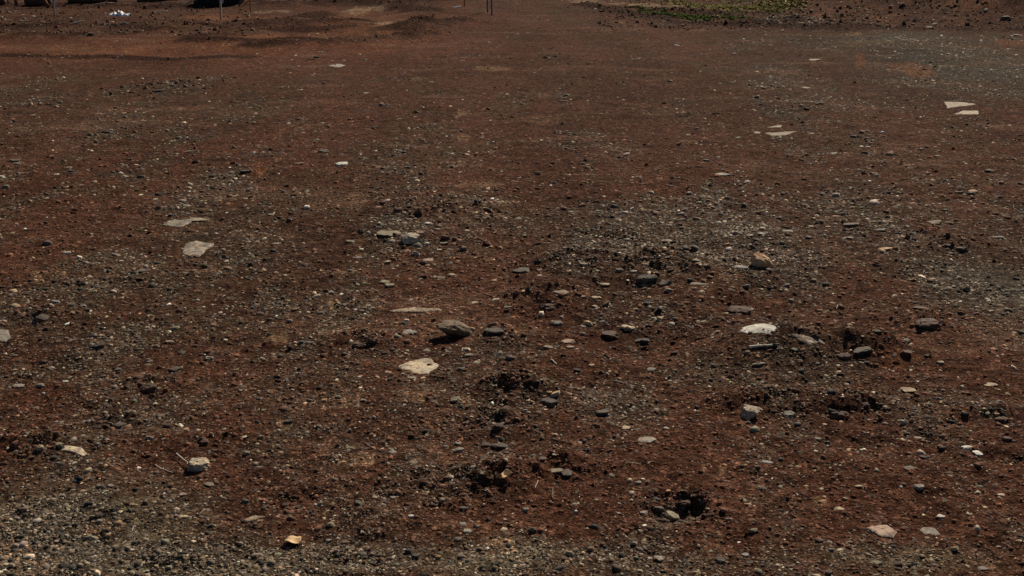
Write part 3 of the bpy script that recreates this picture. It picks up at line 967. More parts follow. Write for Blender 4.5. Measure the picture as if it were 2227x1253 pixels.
# u, v of the foot, width, height (all in the photo), shape, colour, label
NAMED = [
    (894, 524, 46, 26, 'big', 'c', 'smooth tan boulder with shaded front, largest of the stone cluster left of centre', 'tan boulder'),
    (914, 511, 24, 20, 'rock', 'p', 'pinkish stone leaning behind the smooth tan boulder', None),
    (970, 518, 20, 16, 'rock', 'r', 'brown angular stone at the right end of the tan boulder cluster', None),
    (846, 510, 56, 18, 'plate', 'v', 'long dark olive slab lying left of the smooth tan boulder', None),
    (1008, 543, 17, 15, 'rock', 'd', 'black lump of stone right of and in front of the tan boulder', None),
    (1656, 577, 54, 42, 'big', 'o', 'tall orange and cream boulder standing in gravel right of centre', 'orange boulder'),
    (1611, 583, 34, 15, 'plate', 'b', 'pale grey rough stone in front of the orange boulder on its left', None),
    (1656, 509, 22, 9, 'plate', 'w', 'thin white shard lying behind the orange boulder', None),
    (433, 1019, 54, 38, 'big', 'c', 'rounded tan rock with black shaded front, lower left', 'rounded rock at lower left'),
    (1628, 904, 50, 38, 'big', 'c', 'round pitted cream rock among dark crumbs, right of centre', 'pitted cream rock'),
    (1462, 1128, 36, 26, 'big', 'v', 'round grey rock sitting in the hollow beside the dark hole', 'grey rock by the hole'),
    (909, 812, 84, 30, 'slab', 'c', 'broad pale tan slab half buried in front of the overhanging rock', 'broad tan slab'),
    (432, 556, 72, 36, 'slab', 'm', 'grey and cream mottled slab bedded flush, left of centre', 'mottled grey slab'),
    (404, 494, 96, 22, 'slab', 'm', 'long low grey slab behind the mottled grey slab', 'long low slab'),
    (1653, 727, 92, 10, 'slab', 'w', 'bright white flat slab on the crest of the low mound', 'white slab'),
    (1768, 750, 80, 24, 'slab', 'm', 'grey and tan sloping slab just right of the white slab', None),
    (8, 748, 44, 26, 'slab', 'g', 'pale grey slab cut off by the left edge of the picture', 'pale slab at the left edge'),
    (157, 996, 92, 28, 'slab', 'c', 'cream and white slab at lower left above the gravel', 'cream slab'),
    (904, 679, 112, 7, 'slab', 's', 'long thin pale strip of flush stone behind the overhanging rock', 'pale stone strip'),
    (553, 1138, 56, 16, 'slab', 's', 'small pale flush slab above the tan leaf', None),
    (1922, 1172, 74, 36, 'slab', 'p', 'crusty pale pink slab bedded in soil near the lower right corner', 'crusty pink slab'),
    (2088, 235, 74, 12, 'slab', 's', 'wide pale slab flush in dark ground at upper right', 'wide pale slab'),
    (2105, 250, 52, 9, 'slab', 's', 'shorter pale slab just in front of the wide pale slab', None),
    (1699, 295, 72, 9, 'slab', 's', 'pale sliver of flush stone, longest of three, upper right', 'pale sliver'),
    (1683, 279, 38, 5, 'slab', 's', 'short pale sliver of stone behind the longest sliver', None),
    (1647, 289, 18, 5, 'slab', 's', 'smallest pale sliver at the left of the three', None),
    (737, 147, 40, 7, 'slab', 'g', 'pale flat stone flush in the dirt, far left of centre', 'far pale flat stone'),
    (889, 724, 34, 18, 'slab', 'b', 'blue grey flat stone left of the overhanging rock', None),
    (1073, 721, 52, 16, 'plate', 'd', 'dark slanting plate of stone at the right end of the overhanging rock', None),
    (214, 758, 40, 27, 'rock', 'd', 'angular blue black rock standing alone at left', 'angular black rock'),
    (90, 694, 38, 17, 'rock', 'd', 'low dark rock with a lit crest near the left edge', 'low dark rock at left'),
    (1325, 732, 42, 24, 'rock', 'r', 'dark block of stone tilted down to the right in the hollow', 'tilted dark block'),
    (1366, 716, 34, 18, 'rock', 't', 'rounded pale tan stone behind the tilted dark block', None),
    (1395, 745, 38, 22, 'rock', 'd', 'dark angular rock in the hollow right of the tilted block', None),
    (1209, 706, 32, 19, 'rock', 'g', 'grey topped rock with dark front right of the overhanging rock', 'grey topped rock'),
    (1407, 608, 48, 24, 'rock', 'd', 'broad dark rock in the middle of the gravel ridge', 'broad dark rock in the gravel ridge'),
    (1442, 621, 34, 26, 'rock', 'd', 'dark upright rock beside the broad dark rock in the gravel ridge', None),
    (1306, 901, 38, 22, 'rock', 'd', 'dark rock with grey top lying alone below centre', 'dark rock below centre'),
    (1194, 877, 42, 21, 'rock', 'd', 'dark rock with a row of small stones behind it, below centre', 'dark rock with small stones behind'),
    (1666, 1007, 32, 13, 'plate', 'b', 'blue grey slab of stone lying on red soil below the pitted rock', 'blue grey slab'),
    (1716, 905, 32, 19, 'rock', 'g', 'grey stone between the pitted cream rock and the dark clod', None),
    (1825, 909, 44, 30, 'clod', 'r', 'round dark red clod of earth right of the pitted cream rock', 'round dark clod'),
    (1877, 766, 52, 22, 'rock', 'd', 'dark block with pale top right of the sloping slab', 'dark pale topped block'),
    (1971, 770, 30, 18, 'rock', 'r', 'dark brown stone right of the pale topped block', None),
    (1835, 778, 38, 15, 'clod', 'r', 'flat dark clod of earth left of the pale topped block', None),
    (2044, 790, 18, 12, 'rock', 't', 'pale yellow stone on red soil at right', 'pale yellow stone'),
    (1925, 543, 36, 14, 'plate', 'o', 'orange tan flat stone right of the orange boulder', 'orange flat stone'),
    (1850, 490, 46, 14, 'plate', 'd', 'long dark plate of stone behind the orange flat stone', 'long dark plate'),
    (2031, 485, 36, 13, 'plate', 'v', 'grey tan plate tilted up at right', 'tilted tan plate', 0.22),
    (325, 847, 38, 20, 'clod', 'r', 'dark red clod of earth at left above the rounded rock', 'dark red clod at left'),
    (258, 927, 40, 17, 'rock', 'd', 'long dark rock left of the straw tuft', 'long dark rock'),
    (2021, 1158, 46, 17, 'plate', 'g', 'grey flat stone with shaded edge right of the crusty pink slab', None),
    (2188, 957, 25, 18, 'rock', 'r', 'dark brown stone near the right edge', 'dark brown stone near the right edge'),
    (2101, 974, 24, 12, 'plate', 'w', 'pale pink white stone left of the dark brown stone near the edge', None),
    (2126, 986, 25, 13, 'plate', 'w', 'pale flat stone in front of the pink white stone', None),
    (1204, 1026, 40, 13, 'plate', 'v', 'grey olive plate of stone right of the curled leaf', 'grey olive plate'),
    (1234, 1032, 32, 16, 'rock', 'd', 'black stone touching the right end of the grey olive plate', None),
    (31, 351, 30, 12, 'rock', 'v', 'grey tan stone with dark front at the far left edge', 'grey stone at the far left edge'),
    (703, 331, 22, 12, 'rock', 'd', 'black stone lying alone in the upper left', 'lone black stone'),
    (650, 357, 24, 11, 'plate', 'o', 'orange tan stone left of the lone black stone and nearer', None),
    (743, 359, 26, 6, 'slab', 'w', 'small white flush stone right of the lone black stone and nearer', None),
    (1772, 131, 30, 8, 'plate', 't', 'pale plate with dark underside at the far right', 'far pale plate'),
    (1750, 190, 26, 7, 'slab', 's', 'pale flush stone in front of the far pale plate', None),
    (2115, 419, 26, 14, 'rock', 'o', 'orange topped stone with black front at right', 'orange topped stone'),
    (2086, 420, 20, 10, 'rock', 'd', 'black stone left of the orange topped stone', None),
    (1573, 381, 36, 11, 'plate', 'g', 'grey broken stones merged into one plate, upper right of centre', 'grey plate'),
    (1005, 1141, 20, 12, 'plate', 'b', 'smooth blue grey oval stone at bottom centre', 'blue grey oval stone'),
    (904, 1211, 22, 18, 'rock', 'd', 'dark angular stone near the bottom edge, left of centre', 'dark stone near the bottom'),
    (837, 615, 32, 16, 'plate', 'v', 'olive grey stone, the rear one of a touching pair', 'olive stone pair'),
    (845, 623, 26, 13, 'rock', 'v', 'olive grey stone, the front one of a touching pair', None),
    (932, 562, 28, 20, 'slab', 'p', 'pink tan flat stone in front of the tan boulder', None),
    (992, 872, 30, 17, 'rock', 'v', 'stone with dark left and tan right face below the broad tan slab', 'two toned stone'),
    (1606, 675, 60, 14, 'clod', 'r', 'long low dark clod behind the white slab', 'long low clod'),
    (1631, 672, 18, 6, 'plate', 'w', 'white shard lying on the long low clod', None),
    (1190, 672, 38, 22, 'clod', 'r', 'dark clod of earth right of and behind the overhanging rock', 'dark clod by the centre'),
    (2016, 706, 60, 19, 'clod', 'r', 'spiky dark clod of earth at right below the grey gravel', 'spiky dark clod'),
    (2144, 23, 11, 9, 'rock', 'w', 'white stone high on the earth bank at far right', 'white stone high on the bank'),
    (2032, 54, 13, 9, 'rock', 'w', 'white stone at the foot of the earth bank', 'white stone at the foot of the bank'),
    (2185, 41, 22, 16, 'rock', 'd', 'dark boulder on the earth bank under the white stone', None),
    (1472, 100, 14, 7, 'plate', 'w', 'white chip on the far brown track right of centre', 'far white chip'),
]
# further stones: u, v, width, height, shape, colour
MORE = [
    (949, 499, 18, 7, 'plate', 't'), (927, 531, 16, 9, 'rock', 'w'), (966, 530, 22, 10, 'plate', 'g'), (789, 508, 9, 20, 'rock', 'd'), (761, 526, 24, 9, 'plate', 'v'),
    (955, 544, 14, 6, 'plate', 'w'), (842, 571, 21, 10, 'rock', 't'), (778, 561, 24, 8, 'plate', 'g'), (982, 598, 21, 8, 'plate', 't'), (959, 604, 25, 7, 'plate', 'd'),
    (1133, 589, 46, 13, 'plate', 'd'), (748, 724, 20, 10, 'plate', 'd'), (781, 752, 34, 13, 'clod', 'r'), (811, 743, 26, 13, 'clod', 'r'), (895, 822, 24, 6, 'plate', 'g'),
    (930, 763, 22, 9, 'plate', 'g'), (1033, 659, 18, 8, 'plate', 't'), (1080, 652, 24, 9, 'plate', 'g'), (1103, 669, 22, 9, 'plate', 'g'), (1061, 724, 9, 8, 'rock', 'w'),
    (1019, 773, 22, 10, 'plate', 'g'), (1038, 787, 18, 9, 'rock', 'p'), (590, 468, 18, 8, 'plate', 'g'), (146, 552, 16, 12, 'rock', 'w'), (370, 559, 12, 6, 'plate', 'o'),
    (65, 672, 9, 8, 'rock', 'w'), (457, 780, 26, 12, 'rock', 'g'), (325, 787, 16, 7, 'plate', 'g'), (367, 743, 24, 7, 'plate', 't'), (379, 806, 30, 15, 'rock', 'd'),
    (94, 790, 22, 12, 'rock', 'd'), (43, 842, 34, 14, 'plate', 'g'), (312, 590, 26, 10, 'plate', 'd'), (181, 667, 16, 11, 'rock', 'g'), (142, 831, 14, 8, 'rock', 'w'),
    (1630, 514, 18, 9, 'rock', 't'), (1618, 537, 16, 12, 'rock', 'v'), (1269, 577, 20, 13, 'rock', 'p'), (1172, 571, 26, 19, 'clod', 'r'), (1174, 588, 18, 8, 'plate', 'p'),
    (1174, 600, 16, 7, 'plate', 't'), (1315, 619, 27, 11, 'plate', 't'), (1219, 637, 40, 11, 'plate', 'v'), (1296, 647, 24, 8, 'plate', 't'), (1348, 589, 19, 12, 'rock', 'g'),
    (1377, 593, 20, 12, 'rock', 'g'), (1403, 621, 20, 9, 'plate', 'v'), (1519, 619, 44, 11, 'plate', 'v'), (1546, 602, 20, 8, 'plate', 'o'), (1511, 629, 12, 8, 'rock', 'g'),
    (1236, 744, 32, 14, 'plate', 'p'), (1241, 757, 19, 10, 'rock', 'p'), (1193, 757, 26, 11, 'rock', 'v'), (1268, 712, 16, 8, 'rock', 'g'), (1257, 807, 20, 12, 'rock', 'd'),
    (1288, 796, 16, 9, 'rock', 't'), (1417, 804, 24, 8, 'plate', 'g'), (1650, 793, 30, 14, 'plate', 'g'), (1514, 567, 18, 8, 'plate', 'v'), (1331, 539, 12, 8, 'rock', 't'),
    (1482, 478, 18, 7, 'plate', 'g'), (1450, 525, 28, 10, 'plate', 'v'), (1711, 504, 28, 10, 'plate', 'g'), (1764, 493, 14, 6, 'plate', 't'), (1801, 494, 15, 6, 'plate', 'o'),
    (1758, 519, 18, 13, 'rock', 'd'), (1835, 520, 14, 9, 'rock', 'g'), (1850, 519, 20, 10, 'rock', 'g'), (1912, 501, 28, 10, 'plate', 'd'), (2167, 516, 30, 9, 'plate', 'g'),
    (2064, 536, 20, 11, 'rock', 'd'), (2091, 541, 28, 11, 'plate', 'd'), (2068, 551, 18, 9, 'plate', 'g'), (2002, 671, 36, 12, 'plate', 'r'), (1971, 742, 18, 10, 'rock', 'g'),
    (2155, 678, 14, 8, 'rock', 't'), (1773, 733, 19, 13, 'clod', 'r'), (1847, 707, 16, 9, 'plate', 'o'), (1907, 722, 20, 10, 'rock', 'd'), (1719, 812, 12, 7, 'rock', 't'),
    (323, 929, 16, 12, 'rock', 'g'), (327, 954, 20, 12, 'rock', 'g'), (87, 977, 20, 20, 'rock', 't'), (129, 970, 26, 16, 'rock', 'v'), (536, 987, 16, 14, 'rock', 'g'),
    (535, 1092, 19, 15, 'rock', 'd'), (220, 1059, 22, 17, 'rock', 'g'), (240, 1059, 18, 12, 'rock', 'g'), (397, 1076, 24, 10, 'plate', 'p'), (401, 1124, 22, 8, 'plate', 't'),
    (215, 1121, 22, 13, 'rock', 'd'), (216, 1136, 18, 14, 'rock', 'v'), (188, 917, 24, 8, 'plate', 'g'), (444, 964, 26, 16, 'clod', 'r'), (137, 1080, 16, 12, 'rock', 'g'),
    (456, 1055, 26, 10, 'plate', 'g'), (790, 871, 20, 9, 'plate', 'g'), (626, 919, 24, 13, 'rock', 'd'), (758, 914, 14, 12, 'rock', 'd'), (1083, 930, 30, 13, 'clod', 'r'),
    (999, 981, 28, 16, 'rock', 'g'), (997, 965, 20, 10, 'plate', 'g'), (1086, 972, 44, 16, 'rock', 'd'), (1058, 968, 26, 12, 'plate', 'd'), (852, 984, 24, 8, 'plate', 'g'),
    (781, 1096, 24, 16, 'rock', 'd'), (620, 1101, 22, 12, 'clod', 'r'), (649, 1105, 24, 13, 'rock', 'd'), (697, 1096, 15, 11, 'rock', 'g'), (894, 1124, 15, 10, 'rock', 'w'),
    (682, 1138, 8, 9, 'rock', 'w'), (1016, 1155, 22, 10, 'plate', 'g'), (996, 1175, 18, 13, 'rock', 'g'), (880, 1197, 16, 10, 'plate', 'g'), (714, 1178, 18, 13, 'rock', 'g'),
    (854, 1083, 14, 7, 'plate', 'g'), (1009, 1107, 22, 13, 'rock', 'd'), (939, 1100, 16, 16, 'rock', 'd'), (1196, 855, 10, 9, 'rock', 'o'), (1405, 957, 42, 10, 'plate', 'g'),
    (1450, 933, 18, 10, 'plate', 'g'), (1276, 982, 24, 15, 'clod', 'r'), (1180, 1000, 24, 13, 'rock', 'd'), (1388, 1050, 17, 9, 'rock', 'g'), (1454, 1068, 15, 7, 'plate', 'o'),
    (1400, 1116, 20, 13, 'plate', 'g'), (1417, 1152, 15, 15, 'rock', 't'), (1427, 1087, 20, 12, 'rock', 'd'), (1432, 1108, 28, 16, 'rock', 'd'), (1586, 1131, 18, 13, 'rock', 'g'),
    (1249, 1097, 14, 8, 'plate', 'g'), (1142, 1109, 16, 11, 'rock', 'g'), (1345, 1117, 15, 8, 'plate', 'g'), (1626, 1097, 16, 7, 'plate', 't'), (1217, 1236, 22, 15, 'rock', 'd'),
    (1435, 1216, 26, 14, 'plate', 'g'), (1566, 1221, 24, 15, 'rock', 'd'), (1620, 1210, 20, 16, 'rock', 'b'), (1630, 1227, 18, 14, 'rock', 'd'), (1361, 931, 22, 8, 'plate', 't'),
    (1530, 1092, 18, 10, 'rock', 'd'), (1440, 1135, 26, 14, 'clod', 'r'), (1490, 1096, 30, 12, 'clod', 'r'), (1967, 920, 22, 18, 'rock', 'g'), (2167, 901, 14, 8, 'rock', 'o'),
    (2177, 912, 32, 10, 'clod', 'r'), (1902, 855, 20, 8, 'plate', 't'), (1977, 848, 34, 8, 'plate', 't'), (1873, 980, 9, 7, 'rock', 'w'), (1999, 1061, 22, 15, 'rock', 'b'),
    (1959, 1061, 9, 9, 'rock', 'w'), (1867, 1058, 20, 7, 'plate', 't'), (1825, 1108, 25, 11, 'plate', 't'), (1783, 1178, 24, 17, 'rock', 'r'), (1803, 1179, 14, 8, 'plate', 'g'),
    (2046, 1123, 17, 7, 'plate', 'w'), (1905, 1226, 30, 14, 'rock', 'v'), (1987, 1230, 22, 18, 'rock', 'd'), (1803, 1247, 20, 15, 'rock', 'd'), (2136, 1240, 30, 18, 'rock', 'g'),
    (1838, 1085, 16, 9, 'plate', 't'), (2177, 1077, 22, 9, 'plate', 'p'), (1996, 953, 22, 8, 'plate', 'g'), (2009, 997, 16, 14, 'rock', 'd'), (1976, 1020, 28, 11, 'rock', 'd'),
    (1780, 957, 18, 12, 'rock', 'v'), (2043, 869, 16, 11, 'rock', 'g'), (2153, 837, 34, 7, 'plate', 't'), (1930, 893, 20, 14, 'clod', 'r'), (1880, 884, 30, 16, 'clod', 'r'),
    (342, 199, 27, 9, 'rock', 'd'), (374, 188, 16, 9, 'rock', 'd'), (103, 228, 18, 6, 'plate', 'd'), (415, 260, 13, 6, 'plate', 't'), (247, 240, 15, 5, 'plate', 't'),
    (511, 322, 14, 10, 'rock', 'd'), (214, 248, 17, 5, 'plate', 'g'), (536, 374, 26, 10, 'rock', 'd'), (148, 365, 20, 6, 'plate', 't'), (297, 359, 12, 5, 'plate', 't'),
    (797, 203, 13, 5, 'plate', 'w'), (654, 196, 14, 5, 'plate', 't'), (790, 130, 17, 5, 'plate', 'd'), (688, 126, 13, 8, 'rock', 'd'), (678, 130, 14, 6, 'rock', 'd'),
    (791, 345, 22, 8, 'plate', 'd'), (816, 279, 16, 8, 'rock', 'd'), (1515, 281, 11, 8, 'rock', 't'), (1496, 294, 12, 4, 'plate', 'w'), (1537, 350, 22, 9, 'rock', 'd'),
    (1626, 395, 18, 6, 'plate', 'w'), (1500, 421, 16, 9, 'rock', 'g'), (1461, 405, 16, 7, 'plate', 'd'), (1225, 221, 22, 7, 'plate', 'd'), (1755, 238, 17, 10, 'rock', 'd'),
    (2152, 373, 22, 11, 'rock', 'd'), (2039, 341, 20, 8, 'rock', 'd'), (1888, 321, 11, 6, 'rock', 'w'), (1814, 335, 18, 8, 'plate', 'g'), (1596, 118, 11, 6, 'rock', 'g'),
    (198, 76, 15, 13, 'rock', 'd'), (272, 53, 19, 11, 'rock', 'd'), (261, 70, 17, 7, 'plate', 'd'), (310, 67, 8, 5, 'plate', 'w'), (406, 47, 9, 6, 'plate', 't'),
    (428, 67, 11, 9, 'rock', 'd'), (457, 64, 9, 7, 'rock', 'g'), (391, 77, 10, 8, 'rock', 'd'), (73, 36, 11, 5, 'plate', 'w'), (4, 38, 7, 6, 'rock', 'w'),
    (50, 33, 10, 5, 'plate', 't'), (224, 54, 13, 9, 'rock', 't'), (93, 48, 12, 6, 'plate', 'p'), (1295, 21, 7, 5, 'rock', 'w'), (1989, 29, 8, 6, 'rock', 'w'),
    (2020, 60, 18, 6, 'plate', 'g'), (2202, 79, 15, 7, 'plate', 'g'), (2213, 78, 28, 9, 'plate', 'd'), (2003, 42, 14, 8, 'plate', 'g'), (1937, 25, 9, 5, 'plate', 't'),
    (1617, 49, 10, 8, 'rock', 'd'), (1660, 56, 8, 8, 'rock', 'd'), (1890, 30, 12, 6, 'plate', 'g'), (2060, 30, 10, 6, 'rock', 'g'), (1862, 44, 10, 7, 'rock', 'd'),
]

LAND = []
USED = set()
SHAPEW = {'rock': 'stone', 'big': 'rock', 'plate': 'flat stone', 'slab': 'slab', 'clod': 'soil clod'}


def auto_label(u, v, w, shape, col):
    size = 'tiny' if w < 11 else 'small' if w < 19 else 'medium' if w < 30 else 'large'
    colw = STONE[col][0]
    order = sorted(LAND, key=lambda L: math.hypot(L[0] - u, (L[1] - v) * 1.6))
    for far in ('', 'some way '):
        for L in order[:9]:
            du, dv = u - L[0], (v - L[1]) * 1.6
            if abs(du) >= abs(dv):
                rel = 'left of' if du < 0 else 'right of'
            else:
                rel = 'behind' if dv < 0 else 'in front of'
            near = math.hypot(du, dv)
            pre = 'just ' if near < 70 and not far else far
            lab = f'{size} {colw} {SHAPEW[shape]} {pre}{rel} the {L[2]}'
            if lab not in USED and len(lab.split()) <= 16:
                return lab
    return f'{size} {colw} {SHAPEW[shape]} lying on the red brown dirt'


def build_stones():
    rg = np.random.default_rng(5)
    for rec in NAMED:
        u, v, w, h, sh, col, lab, land = rec[:8]
        o, cat = make_stone(sh, u, v, w, h, col, rg, tilt=rec[8] if len(rec) > 8 else None)
        tag(o, lab, cat, 'stones lying on the dirt')
        USED.add(lab)
        if land:
            LAND.append((u, v, land))
    LAND.append((985, 730, 'overhanging rock'))
    LAND.append((638, 1169, 'tan leaf'))
    LAND.append((1103, 1031, 'curled leaf'))
    for u, v, w, h, sh, col in MORE:
        o, cat = make_stone(sh, u, v, w, h, col, rg)
        lab = auto_label(u, v, w, sh, col)
        USED.add(lab)
        tag(o, lab, cat, 'stones lying on the dirt')


def overhanging_rock():
    """the big rock near the middle: a thick head that leans over its own shadow, with a low tail to the right"""
    rg = np.random.default_rng(23)
    x, y = [float(a[0]) for a in hit(985, 734)]
    z = float(height(np.array([x]), np.array([y]))[0])
    s = 1.0 / float(ppm(unplane(np.array([y]))[0]))
    V, F = rock_verts(4, 1, 1, 1, rg, 15, 0.75, 0.10)
    V = V * np.array((96 * s, 62 * s, 46 * s))
    t = (V[:, 0] / (96 * s)) + 0.5                    # 0 left, 1 right
    V[:, 2] *= 1 - 0.62 * sstep(0.5, 1.0, t)
    V[:, 2] -= 9 * s * sstep(0.55, 1.0, t)
    V[:, 1] *= 1 - 0.35 * sstep(0.55, 1.0, t)
    low = np.clip(-V[:, 2] / (23 * s), 0, 1)
    V[:, 1] += low * 16 * s * (1 - sstep(0.4, 0.9, t))   # undercut front
    V[:, 0] += low * 13 * s * (1 - sstep(0.3, 0.8, t))
    V[:, 2] += 15 * s
    o = mesh_obj('rock', V, F, stone_material('brown_stone', (0.125, 0.082, 0.047), (0.22, 0.155, 0.088), PIT, scale=26, soil=0.7), loc=(x + 8 * s, y + 10 * s, z))
    tag(o, 'big overhanging rock with black shaded front in the middle of the picture', 'rock', 'stones lying on the dirt')


build_stones()
overhanging_rock()


# ------------------------------------------------------------------ leaves, twigs, straw
def tube(pts, rad, ns=6):
    P = np.array(pts, float)
    V = []; F = []
    for i, p in enumerate(P):
        d = P[min(i + 1, len(P) - 1)] - P[max(i - 1, 0)]
        d /= np.linalg.norm(d) + 1e-9
        up = np.array((0, 0, 1.0)) if abs(d[2]) < 0.9 else np.array((1.0, 0, 0))
        a = np.cross(d, up); a /= np.linalg.norm(a); b = np.cross(a, d)
        r = rad[i] if hasattr(rad, '__len__') else rad
        for k in range(ns):
            t = 2 * math.pi * k / ns
            V.append(p + (a * math.cos(t) + b * math.sin(t)) * r)
    for i in range(len(P) - 1):
        for k in range(ns):
            j = (k + 1) % ns
            F.append((i * ns + k, i * ns + j, (i + 1) * ns + j, (i + 1) * ns + k))
    F.append(tuple(range(ns))[::-1]); F.append(tuple((len(P) - 1) * ns + k for k in range(ns)))
    return V, F


def ground_point(u, v):
    x, y = hit(u, v)
    x, y = float(x[0]), float(y[0])
    return x, y, float(height(np.array([x]), np.array([y]))[0]), 1.0 / float(ppm(unplane(np.array([y]))[0]))


LEAF = plain_material('dry_leaf', (0.62, 0.42, 0.22), 0.22, 90, 0.7, 0.25)
STRAW = plain_material('dry_straw', (0.62, 0.55, 0.42), 0.25, 60, 0.7, 0.3)
WOOD = plain_material('weathered_wood', (0.38, 0.29, 0.20), 0.3, 20, 0.85, 0.2, (1, 1, 0.1))
BARK = plain_material('red_bark', (0.15, 0.065, 0.032), 0.45, 14, 0.9, 0.15, (1, 1, 0.3))
DARKBARK = plain_material('dark_bark', (0.080, 0.045, 0.030), 0.5, 12, 0.95, 0.1)
RUBBER = plain_material('black_rubber', (0.014, 0.013, 0.013), 0.3, 30, 0.75, 0.25)
PALEPLASTIC = plain_material('white_plastic', (0.80, 0.79, 0.77), 0.06, 9, 0.55, 0.4)
RIBBON = plain_material('pale_blue_tape', (0.30, 0.45, 0.60), 0.15, 30, 0.5, 0.4)
STEEL = plain_material('stake_steel', (0.16, 0.13, 0.115), 0.35, 30, 0.6, 0.5)


def make_leaf(u, v, w, h, rz, curl, rise, label):
    x, y, z, s = ground_point(u, v)
    L = w * s; Wd = h * s / math.sin(math.atan2(CAM_H, y)) * 0.8
    Wd = min(Wd, L * 0.95)
    nu, nv = 13, 7
    V = []; F = []
    for i in range(nu):
        t = i / (nu - 1)
        prof = (math.sin(math.pi * t) ** 0.62) * (1 - 0.18 * t) * (1 + 0.10 * math.sin(9 * t + 1))
        for j in range(nv):
            q = j / (nv - 1) * 2 - 1
            px = (t - 0.5) * L
            py = q * Wd * 0.5 * max(prof, 0.03)
            pz = curl * L * (q * q * prof) + 0.05 * L * math.sin(7 * t + q * 2) - 0.012 * L * math.exp(-(q / 0.18) ** 2) + rise * L * t * t
            V.append((px, py, pz))
    for i in range(nu - 1):
        for j in range(nv - 1):
            a = i * nv + j
            F.append((a, a + 1, a + nv + 1, a + nv))
    root = empty('dry_leaf', (x, y, z + 0.006), rz)
    b = mesh_obj('blade', V, F, LEAF, root, True)
    so = b.modifiers.new('thickness', 'SOLIDIFY'); so.thickness = 0.0006
    sv, sf = tube([(-0.5 * L, 0, 0.002), (-0.62 * L, 0.01 * L, 0.004), (-0.75 * L, 0.05 * L, 0.001)], [0.0009, 0.0008, 0.0006], 5)
    mesh_obj('leaf_stem', sv, sf, LEAF, root)
    vv, vf = tube([(-0.5 * L + L * t, 0, 0.05 * L * math.sin(7 * t) - 0.010 * L + rise * L * t * t) for t in np.linspace(0, 0.96, 10)], 0.0008, 4)
    mesh_obj('midrib', vv, vf, STRAW, root)
    tag(root, label, 'leaf', 'dry leaves on the dirt')


make_leaf(638, 1180, 40, 28, -0.55, 0.10, 0.02, 'flat tan dry leaf lying near the bottom edge, left of centre')
make_leaf(1103, 1040, 27, 22, 0.75, 0.34, 0.22, 'small curled tan dry leaf standing up in dark crumbs, bottom centre')


def make_stick(name, uv, r, mat, label, cat='twig', zs=None, group=None):
    pts = []
    x0 = None
    for k, (u, v) in enumerate(uv):
        x, y, z, s = ground_point(u, v)
        pts.append((x, y, z + r * 1.0 + (zs[k] if zs else 0)))
    base = pts[0]
    P = [(a - base[0], b - base[1], c - base[2]) for a, b, c in pts]
    # add a slight bend
    Q = []
    for a, b in zip(P[:-1], P[1:]):
        for t in (0, 0.33, 0.67):
            Q.append(tuple(a[k] + (b[k] - a[k]) * t + (random.uniform(-1, 1) * r * 0.7 if t else 0) for k in range(3)))
    Q.append(P[-1])
    V, F = tube(Q, [r * (1 - 0.35 * i / len(Q)) for i in range(len(Q))], 6)
    o = mesh_obj(name, V, F, mat, loc=base)
    tag(o, label, cat, group)
    return o


make_stick('twig', [(385, 1000), (408, 1014), (412, 1021)], 0.0022, STRAW, 'bent pale twig leaning on the rounded rock at lower left', zs=(0.02, 0.012, 0.0))
make_stick('twig', [(338, 1012), (352, 1021), (376, 1029)], 0.0016, STRAW, 'thin grey twig lying left of the rounded rock')
make_stick('straw', [(1164, 1062), (1170, 1052)], 0.0016, STRAW, 'short white straw left of the pair right of the curled leaf', 'straw', (0, 0.01))
make_stick('straw', [(1201, 1083), (1203, 1071)], 0.0017, STRAW, 'short white straw standing below the grey olive plate', 'straw', (0, 0.015))
make_stick('straw', [(1090, 988), (1123, 1008)], 0.0009, STRAW, 'long thin straw slanting above the curled leaf', 'straw')
make_stick('straw', [(1212, 988), (1235, 1003)], 0.0010, STRAW, 'thin straw slanting behind the grey olive plate', 'straw')
make_stick('straw', [(1198, 783), (1211, 793)], 0.0026, STRAW, 'pale splinter on the dirt between the overhanging rock and the mound', 'splinter')
make_stick('straw', [(1819, 672), (1822, 667)], 0.0018, STRAW, 'tiny white straw on red soil behind the sloping slab at right', 'straw', (0, 0.008))
make_stick('straw', [(2007, 595), (2011, 591)], 0.0018, STRAW, 'tiny white straw in the grey gravel at right', 'straw', (0, 0.006))
make_stick('straw', [(1361, 1006), (1390, 1009), (1420, 1004)], 0.0010, STRAW, 'long thin straw lying flat right of the grey olive plate', 'straw')
make_stick('straw', [(222, 1074), (236, 1068)], 0.0022, STRAW, 'pale straw above the gravel at lower left', 'straw')
make_stick('straw', [(1445, 745), (1450, 740)], 0.0018, STRAW, 'tiny white straw in the hollow left of the white slab', 'straw', (0, 0.012))
make_stick('stick', [(287, 1156), (290, 1150), (296, 1147)], 0.0013, STRAW, 'thin yellow stalk lying in gravel at lower left', 'twig', (0, 0.004, 0.006))
make_stick('stick', [(1630, 758), (1690, 752)], 0.006, STRAW, 'pale thin stick lying across the front of the low mound', 'stick')
make_stick('stick', [(402, 333), (425, 330)], 0.006, WOOD, 'short pale stick lying in dark gravel at upper left', 'stick')


def straw_tuft():
    x, y, z, s = ground_point(446, 902)
    root = empty('straw_tuft', (x, y, z))
    for k in range(11):
        a = k * 0.62 + random.uniform(-.2, .2)
        L = random.uniform(0.012, 0.036)
        V, F = tube([(0, 0, 0.002), (math.cos(a) * L * 0.5, math.sin(a) * L * 0.5, 0.010), (math.cos(a) * L, math.sin(a) * L, random.uniform(0.004, 0.014))], [0.0011, 0.0009, 0.0004], 4)
        mesh_obj('stalk', V, F, STRAW, root)
    tag(root, 'little star shaped tuft of dry straw on the dirt at left', 'straw')


straw_tuft()


